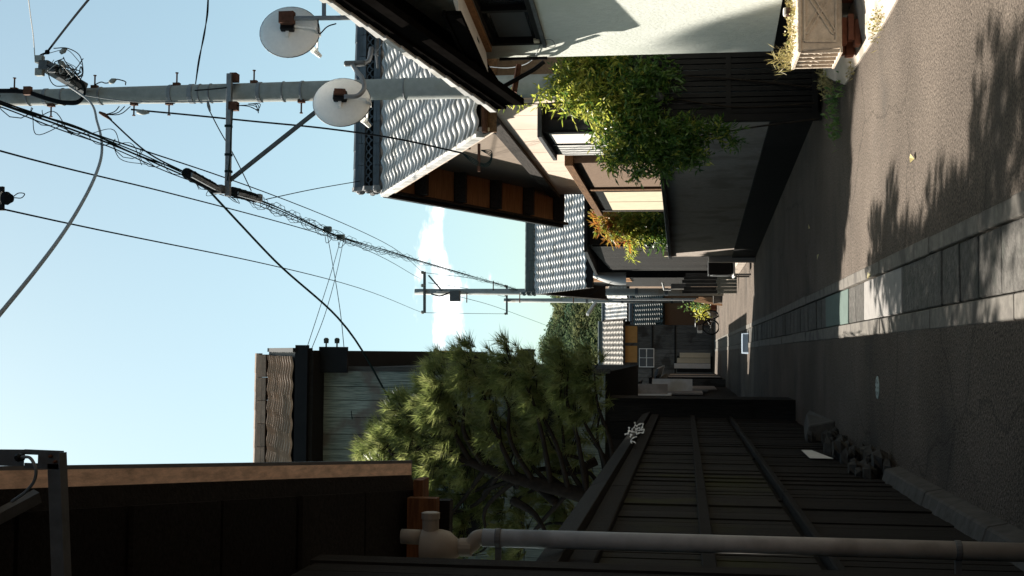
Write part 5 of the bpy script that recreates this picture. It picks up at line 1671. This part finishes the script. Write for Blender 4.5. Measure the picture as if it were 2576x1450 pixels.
def weeds(label, pts, mt, n, hgt, seed, wd=.012, cat='weeds', name='weed_clump'):
    rg = random.Random(seed)
    c = sum(pts, V((0, 0, 0))) / len(pts)
    t = MB()
    for _ in range(n):
        p = pts[rg.randrange(len(pts))] + V((rg.gauss(0, .05), rg.gauss(0, .07), 0))
        if rg.random() < .5:
            dr = (V((0, 0, 1)) + rv(rg) * .7).normalized()
            leaf(t, p, dr, rv(rg), hgt * rg.uniform(.5, 1.1), wd, .15)
        else:
            q = p + V((rg.gauss(0, .02), rg.gauss(0, .02), hgt * rg.uniform(.1, .9)))
            leaf(t, q, rv(rg) + V((0, 0, .3)), rv(rg), hgt * .45, wd * 2.4, .2)
    return tag(t.build(name, mt, org=(c.x, c.y, c.z)), label, cat)


weeds('green weeds at the corner of the apron by the gate', [PZ(2108, 262, 0), PZ(2112, 240, 0), PZ(2125, 225, 0), PZ(2112, 300, 0), PZ(2116, 330, 0)], m_weed, 170, .14, 31, .013)
weeds('dry grass in the gap between planter and gate', [PZ(2085, 190, .05), PZ(2090, 205, .05), PZ(2098, 220, .03)], m_dry, 260, .12, 32, .008)
weeds('dry grass tuft where the apron meets the asphalt', [PZ(2225, 38, .0), PZ(2218, 58, .0), PZ(2205, 80, .0), PZ(2150, 172, .0)], m_dry, 220, .07, 33, .008)
weeds('mossy yellow grass growing in the carved planter', [V((2.6 + .1 * (k % 6), 10.48 + .075 * (k // 2), .57)) for k in range(14)], m_dry, 520, .07, 34, .007)
weeds('brown grass tuft hanging over the far end of the planter', [V((2.58, 11.0, .565)), V((2.64, 11.02, .565))], m_dry, 90, .2, 35, .005)

# tall cedar beyond the left edge of the picture: its shade falls on the white house
cd = thing('cedar_tree', 'tall dark cedar standing behind the board house beyond the left edge', 'tree', (-4.95, 21.55, 0))
MB().tube([(-4.95, 21.55, 0), (-4.95, 21.55, 6), (-4.93, 21.55, 12), (-4.93, 21.55, 17.2)], [.3, .24, .14, .04], 9).build('trunk', m_bark, cd)
rgc = random.Random(77)
cm, cl_ = MB(), MB()
for k in range(200):
    z = 8.5 + 9.2 * (k / 200)
    an = k * 2.39996
    rad = .72 * min(1.0, (17.85 - z) / 2.4) ** .7
    tip = V((-4.95 + math.cos(an) * rad, 21.55 + math.sin(an) * rad, z - .1))
    cl_.tube([V((-4.93, 21.55, z)), tip], [.03, .008], 4)
    for q in range(12):
        p = V((-4.93, 21.55, z)).lerp(tip, rgc.uniform(.2, 1.02)) + rv(rgc) * .08
        tuft(cm, p, V((math.cos(an), math.sin(an), .5)), rgc, n=9, ln=.24, wd=.03, spread=.9)
cl_.build('limbs', m_bark, cd)
cm.build('crown', m_pine, cd)

# ------------------------------------------------------------------ small things on and along the lane
lid = thing('manhole_cover', 'small pale round utility lid set in the dark asphalt', 'manhole cover', (-.25, 10.05, .0))
MB().lathe((-.25, 10.05, -.02), (0, 0, 1), [(0, .09), (.024, .09), (.026, .086)], 24).build('cover', mat('lid_green', (.35, .42, .39), rough=.5, var=.2, scale=30, bump=.1), lid)
for k in range(8):
    an = k * math.pi / 4
    MB().box((-.25 + math.cos(an) * .055 - .008, 10.05 + math.sin(an) * .055 - .008, .006), (-.25 + math.cos(an) * .055 + .008, 10.05 + math.sin(an) * .055 + .008, .009)).build('stud', m_steeldk, lid)

rp = thing('kerb_ramp', 'pale blue plastic ramp plate standing across the far end of the drain', 'ramp', (.28, 30.4, 0))
MB().hexa([(.02, 30.2, .0), (.53, 30.2, .0), (.53, 30.55, 0), (.02, 30.55, 0), (.03, 30.38, .15), (.52, 30.38, .15), (.52, 30.54, .15), (.03, 30.54, .15)]).build('ramp_body', m_blue, rp, bevel=.008)
for k in range(5):
    MB().hexa([(.06, 30.215 + k * .032, .018 + k * .027), (.49, 30.215 + k * .032, .018 + k * .027), (.49, 30.23 + k * .032, .018 + k * .027), (.06, 30.23 + k * .032, .018 + k * .027),
               (.06, 30.215 + k * .032, .026 + k * .027), (.49, 30.215 + k * .032, .026 + k * .027), (.49, 30.23 + k * .032, .026 + k * .027), (.06, 30.23 + k * .032, .026 + k * .027)]).build('tread', m_blue, rp)

# air conditioner on a stand against the far end of the grey wall
ac = thing('air_conditioner', 'air conditioner coloured black as shaded on a raised stand past the grey wall', 'air conditioner', (2.1, 29.2, 0))
MB().box((1.86, 29.0, .42), (2.22, 29.75, .98)).build('case', m_black, ac, bevel=.015)  # the unit's shade is put into its near-black case colour
MB().lathe((1.858, 29.35, .7), (-1, 0, 0), [(0, .23), (.012, .23), (.014, .2)], 20).build('fan_grille', m_steeldk, ac)
MB().box((1.82, 28.95, .36), (2.25, 29.8, .40)).build('shelf', m_paper, ac)
for a, b in ((1.84, 28.98), (2.2, 28.98), (1.84, 29.74), (2.2, 29.74)):
    MB().box((a, b, 0), (a + .04, b + .04, .36)).build('leg', m_steel, ac)

bf = thing('board_fence', 'short weathered plank screen with lower boards coloured as sunlit beyond the air conditioner', 'fence', (2.1, 36, 0))
for k in range(6):
    xx = 1.76 + k * .1
    MB().box((xx, 36 + .004 * (k % 2), .55), (xx + .094, 36.03, 1.6 - .05 * (k % 3))).build('plank', m_woodgry, bf)
    MB().box((xx + .002, 35.97, .04), (xx + .092, 35.995, .6 + .03 * (k % 2))).build('sunlit_plank', mat('sunlit_plank', (.4, .42, .36), rough=.85, var=.25, stretch=(10, 10, 1)), bf)  # lower boards: sunlight on the screen put into a paler plank colour
MB().box((1.74, 36.03, .5), (2.4, 36.07, .58)).build('rail', m_wooddk, bf)
# gas meter and mail box on the shaded wall, slim conduit, leaning boards
mt_ = thing('meter_box', 'pale meter box with bent pipe on the shaded right wall', 'meter', (2.1, 38, 1.4))
MB().box((2.0, 38, 1.35), (2.16, 38.3, 1.95)).build('case', m_conc, mt_, bevel=.01)
MB().tube([(1.98, 38.1, 1.95), (1.98, 38.1, 2.15), (2.2, 38.1, 2.2)], .035, 8).build('pipe', m_paper, mt_)
tag(MB().tube([(2.32, 53, 0), (2.32, 53, 2.4), (2.32, 53, 4.6)], .035, 8).build('conduit_pipe', m_whitecable), 'slim white conduit rising beside the further pole', 'pipe')
lb = thing('plank_stack', 'pale planks leaning over a grey bucket by the further pole', 'planks', (2.2, 52, 0))
for k in range(3):
    MB().bar((2.05 + k * .12, 51.6, .0), (2.25 + k * .06, 52.3, 1.15 - .1 * k), .09, .025).build('plank', m_soffit, lb)
MB().lathe((2.35, 51.5, 0), (0, 0, 1), [(0, .2), (.35, .26), (.37, .27)], 12).build('bucket', m_conc, lb)
# sail-like tarpaulin hung under the eave
tp = thing('tarpaulin', 'pale tarpaulin hung on lines under the tiled eave', 'tarpaulin', (2.9, 46, 3))
g_ = []
for j in range(7):
    for i in range(5):
        X = 1492 + (1575 - 1492) * j / 6
        wdt = 6 + 26 * math.sin(math.pi * (.08 + .5 * j / 6))
        Y = 700 - 14 + wdt * (i / 4)
        g_.append(D(X, Y, 39.6 - .25 * math.sin(math.pi * i / 4)))
MB().add(g_, [(j * 5 + i, j * 5 + i + 1, j * 5 + i + 6, j * 5 + i + 5) for j in range(6) for i in range(4)]).build('cloth', m_paper, tp, smooth=True)
for a, b in (((1478, 705, 39.5), (1600, 690, 39.5)), ((1575, 688, 39.5), (1480, 745, 39.5))):
    MB().tube([D(*a), D(*b)], .012, 4).build('line', m_rubber, tp)
# street lamp head on the farthest pole
sl_ = thing('street_lamp', 'long pale street lamp sticking out from the farthest pole over the hill', 'street lamp', D(1500, 765, 69))
MB().bar(D(1498, 762, 69.5), D(1478, 792, 68.6), .18, .16).build('head', m_paper, sl_, bevel=.02)
MB().tube([D(1490, 757, 69.9), D(1497, 765, 69.4)], .05, 8).build('arm', m_steel, sl_)
# cloth door curtain strips on the left
for k in range(3):
    tag(MB().box((-.62 + k * .235, 55.0 + .12 * k, .42), (-.40 + k * .235, 55.03 + .12 * k, 2.0 - .12 * k)).build('door_screen', m_ivory if k else m_whitepl),
        ('leftmost', 'middle', 'rightmost')[k] + ' of the three pale screens leaning at the dark left house', 'screen', 'pale screens by the dark left house')
# flower pots and yellow plant by the bicycle
for k, (x, d, s) in enumerate(((1.95, 60.5, .2), (2.3, 60.8, .17), (2.15, 61.3, .22))):
    f = thing('potted_plant', ('yellow leaved plant in a pot left of the bicycle wheel', 'tall green plant in a pot right of the bicycle', 'low yellow plant in a pot behind the bicycle')[k], 'plant pot', (x, d, 0), 'pots by the bicycle')
    MB().lathe((x, d, 0), (0, 0, 1), [(0, s * .7), (s * 1.5, s), (s * 1.6, s * 1.08), (s * 1.7, s * 1.05)], 10).build('pot', m_brick if k else m_conc, f)
    fm = MB()
    rgp = random.Random(90 + k)
    for _ in range(170):
        p = V((x, d, s * 1.6)) + V((rgp.gauss(0, .16), rgp.gauss(0, .16), abs(rgp.gauss(0, .3 if k != 1 else .62))))
        leaf(fm, p, rv(rgp) + V((0, 0, .6)), rv(rgp), .17, .06)
    fm.build('foliage', (m_yellow, m_weed, m_yellow)[k], f)


def bicycle():
    b = V((1.55, 57.4, 0))
    t = thing('bicycle', 'parked black bicycle with its front wheel turned to the lane', 'bicycle', b)
    fwd = V((-.55, -.83, 0)).normalized()
    R0 = .36
    rear, front = b - fwd * .52 + V((0, 0, R0)), b + fwd * .55 + V((0, 0, R0))
    ffw = V((-.93, -.36, 0)).normalized()

    def wheel(c, f):
        ring = [c + f * math.cos(a * math.pi / 14) * R0 + V((0, 0, math.sin(a * math.pi / 14) * R0)) for a in range(29)]
        w_ = MB().tube(ring, .034, 6, cap=False).build('wheel', m_rubber, t)
        s = MB()
        for a in range(0, 28, 3):
            s.tube([c, ring[a]], .004, 3)
        s.build('spokes', m_steel, w_)
        MB().lathe(c - f.cross(V((0, 0, 1))) * .05, f.cross(V((0, 0, 1))), [(0, .02), (.1, .02)], 8).build('hub', m_steel, w_)

    wheel(rear, fwd)
    wheel(front, ffw)
    seat, head, bb = b - fwd * .22 + V((0, 0, .82)), b + fwd * .38 + V((0, 0, .88)), b - fwd * .05 + V((0, 0, .3))
    fr = MB()
    for p, q in ((bb, seat), (bb, head), (bb, rear), (seat, rear), (head - V((0, 0, .12)), bb + V((0, 0, .18))), (head, front), (head, head + V((0, 0, .16)))):
        fr.tube([p, q], .02, 6)
    fr.build('frame', m_black, t)
    sd = ffw.cross(V((0, 0, 1)))
    hb = head + V((0, 0, .18))
    MB().tube(spline([hb - sd * .28 - ffw * .16, hb - sd * .2, hb + ffw * .06, hb + sd * .2, hb + sd * .28 - ffw * .16], 5), .014, 6).build('handlebar', m_steel, t)
    MB().obox(seat + V((0, 0, .06)), fwd * .13, fwd.cross(V((0, 0, 1))) * .07, V((0, 0, .035))).build('saddle', m_black, t, bevel=.02)
    MB().obox(head + ffw * .2 + V((0, 0, -.02)), ffw * .13, sd * .16, V((0, 0, .11))).build('basket', m_steeldk, t)
    MB().lathe(bb - sd * .03, sd, [(0, .09), (.02, .09)], 14).build('chain_ring', m_steel, t)


bicycle()

# low plank screen and gate between the two left houses
lf = thing('board_fence', 'low dark plank fence joining the two left houses', 'fence', (-1.0, 36, 0))
for k in range(6):
    dd = 29.2 + k * .5
    MB().box((-1.32, dd, .02), (-1.29, dd + .48, 1.5)).build('plank', m_wooddk, lf)
MB().box((-1.38, 29.2, 1.5), (-1.22, 32.2, 1.57)).build('coping', m_woodfence, lf)
# right side low wall beyond the pier
rw = thing('low_wall', 'low pale kerb wall along the sunlit right side beyond the grey wall', 'wall', (2.4, 33, 0))
for k in range(8):
    MB().box((2.28, 27.6 + k * 1.5, 0), (2.42, 29.08 + k * 1.5, .22)).build('block', m_apron, rw, bevel=.01)
sd_ = thing('shed', 'dark boarded shed in the shade between the two tiled roofs', 'shed', (4, 33, 0))
MB().box((2.7, 30.5, 0), (6.5, 39.5, 3.9)).build('wall', m_wooddk, sd_)
for k in range(14):
    MB().box((2.66, 30.55 + k * .64, .1), (2.70, 31.17 + k * .64, 3.8)).build('board', m_wooddk, sd_)
for k in range(14):
    MB().box((2.7 + k * .27, 30.46, .1), (2.96 + k * .27, 30.5, 3.85)).build('board', m_wooddk, sd_)
MB().hexa([(2.5, 30.2, 3.9), (6.7, 30.2, 3.9), (6.7, 39.8, 4.3), (2.5, 39.8, 4.3), (2.5, 30.2, 3.98), (6.7, 30.2, 3.98), (6.7, 39.8, 4.38), (2.5, 39.8, 4.38)]).build('roof', m_black, sd_)


for k, (X, Y, lb) in enumerate(((2038, 575, 'dry leaf lying in the shade near the grey wall'), (2300, 400, 'dry leaf lying on the sunlit asphalt'), (2190, 690, 'dry leaf lying on the pale drain slab'), (2060, 640, 'dry leaf lying by the drain kerb'))):
    q = PZ(X, Y, .012)
    mb = MB()
    leaf(mb, q, V((.6 - .4 * k, .8, .12)), V((0, 0, 1)), .10, .06, .2)
    tag(mb.build('fallen_leaf', m_dry), lb, 'leaf')

bpole = thing('utility_pole', 'concrete utility pole behind the viewer', 'utility pole', (2.7, -26.2, 0), 'utility poles')
MB().tube([(2.7, -26.2, 0), (2.7, -26.2, 5), (2.7, -26.2, 9)], [.16, .135, .11], 14).build('shaft', m_polec, bpole, smooth=True)
MB().bar((2.9, -26.05, 7.5), (1.0, -26.05, 7.5), .07, .07).build('cross_arm', m_steel, bpole)

# ------------------------------------------------------------------ the lane behind the viewer
for nm, lb, x0, x1, d0, d1, ez, rz, wm in (('tiled_house', 'tiled plaster house behind the viewer on the right', 3.6, 9.5, -13.0, 3.2, 5.2, 7.6, m_stucco),
                                           ('board_house', 'two storey dark board house behind the viewer on the left', -8.0, -1.35, -14.0, 1.6, 5.6, 8.0, m_wooddk),
                                           ('tiled_house', 'plaster house closing the lane behind the viewer', -1.2, 4.0, -30.0, -22.0, 4.8, 7.2, m_stucco)):
    t, wall, rf = gable_house(nm, lb, x0, x1, d0, d1, ez, rz, wm, 'dark', m_tiledk, [], over=.4, both=True)
    xs = x0 if x0 > 2 else x1
    for k in range(3):
        dd = d0 + 1.6 + k * (d1 - d0 - 3) / 3
        w_ = MB().box((xs - .03, dd, 1.0), (xs + .03, dd + 1.6, 2.2)).build('window', m_black, wall)
        for q in range(2):
            MB().box((xs - .04, dd + .06 + q * .78, 1.06), (xs + .04, dd + .76 + q * .78, 2.14)).build('pane', m_glass, w_)
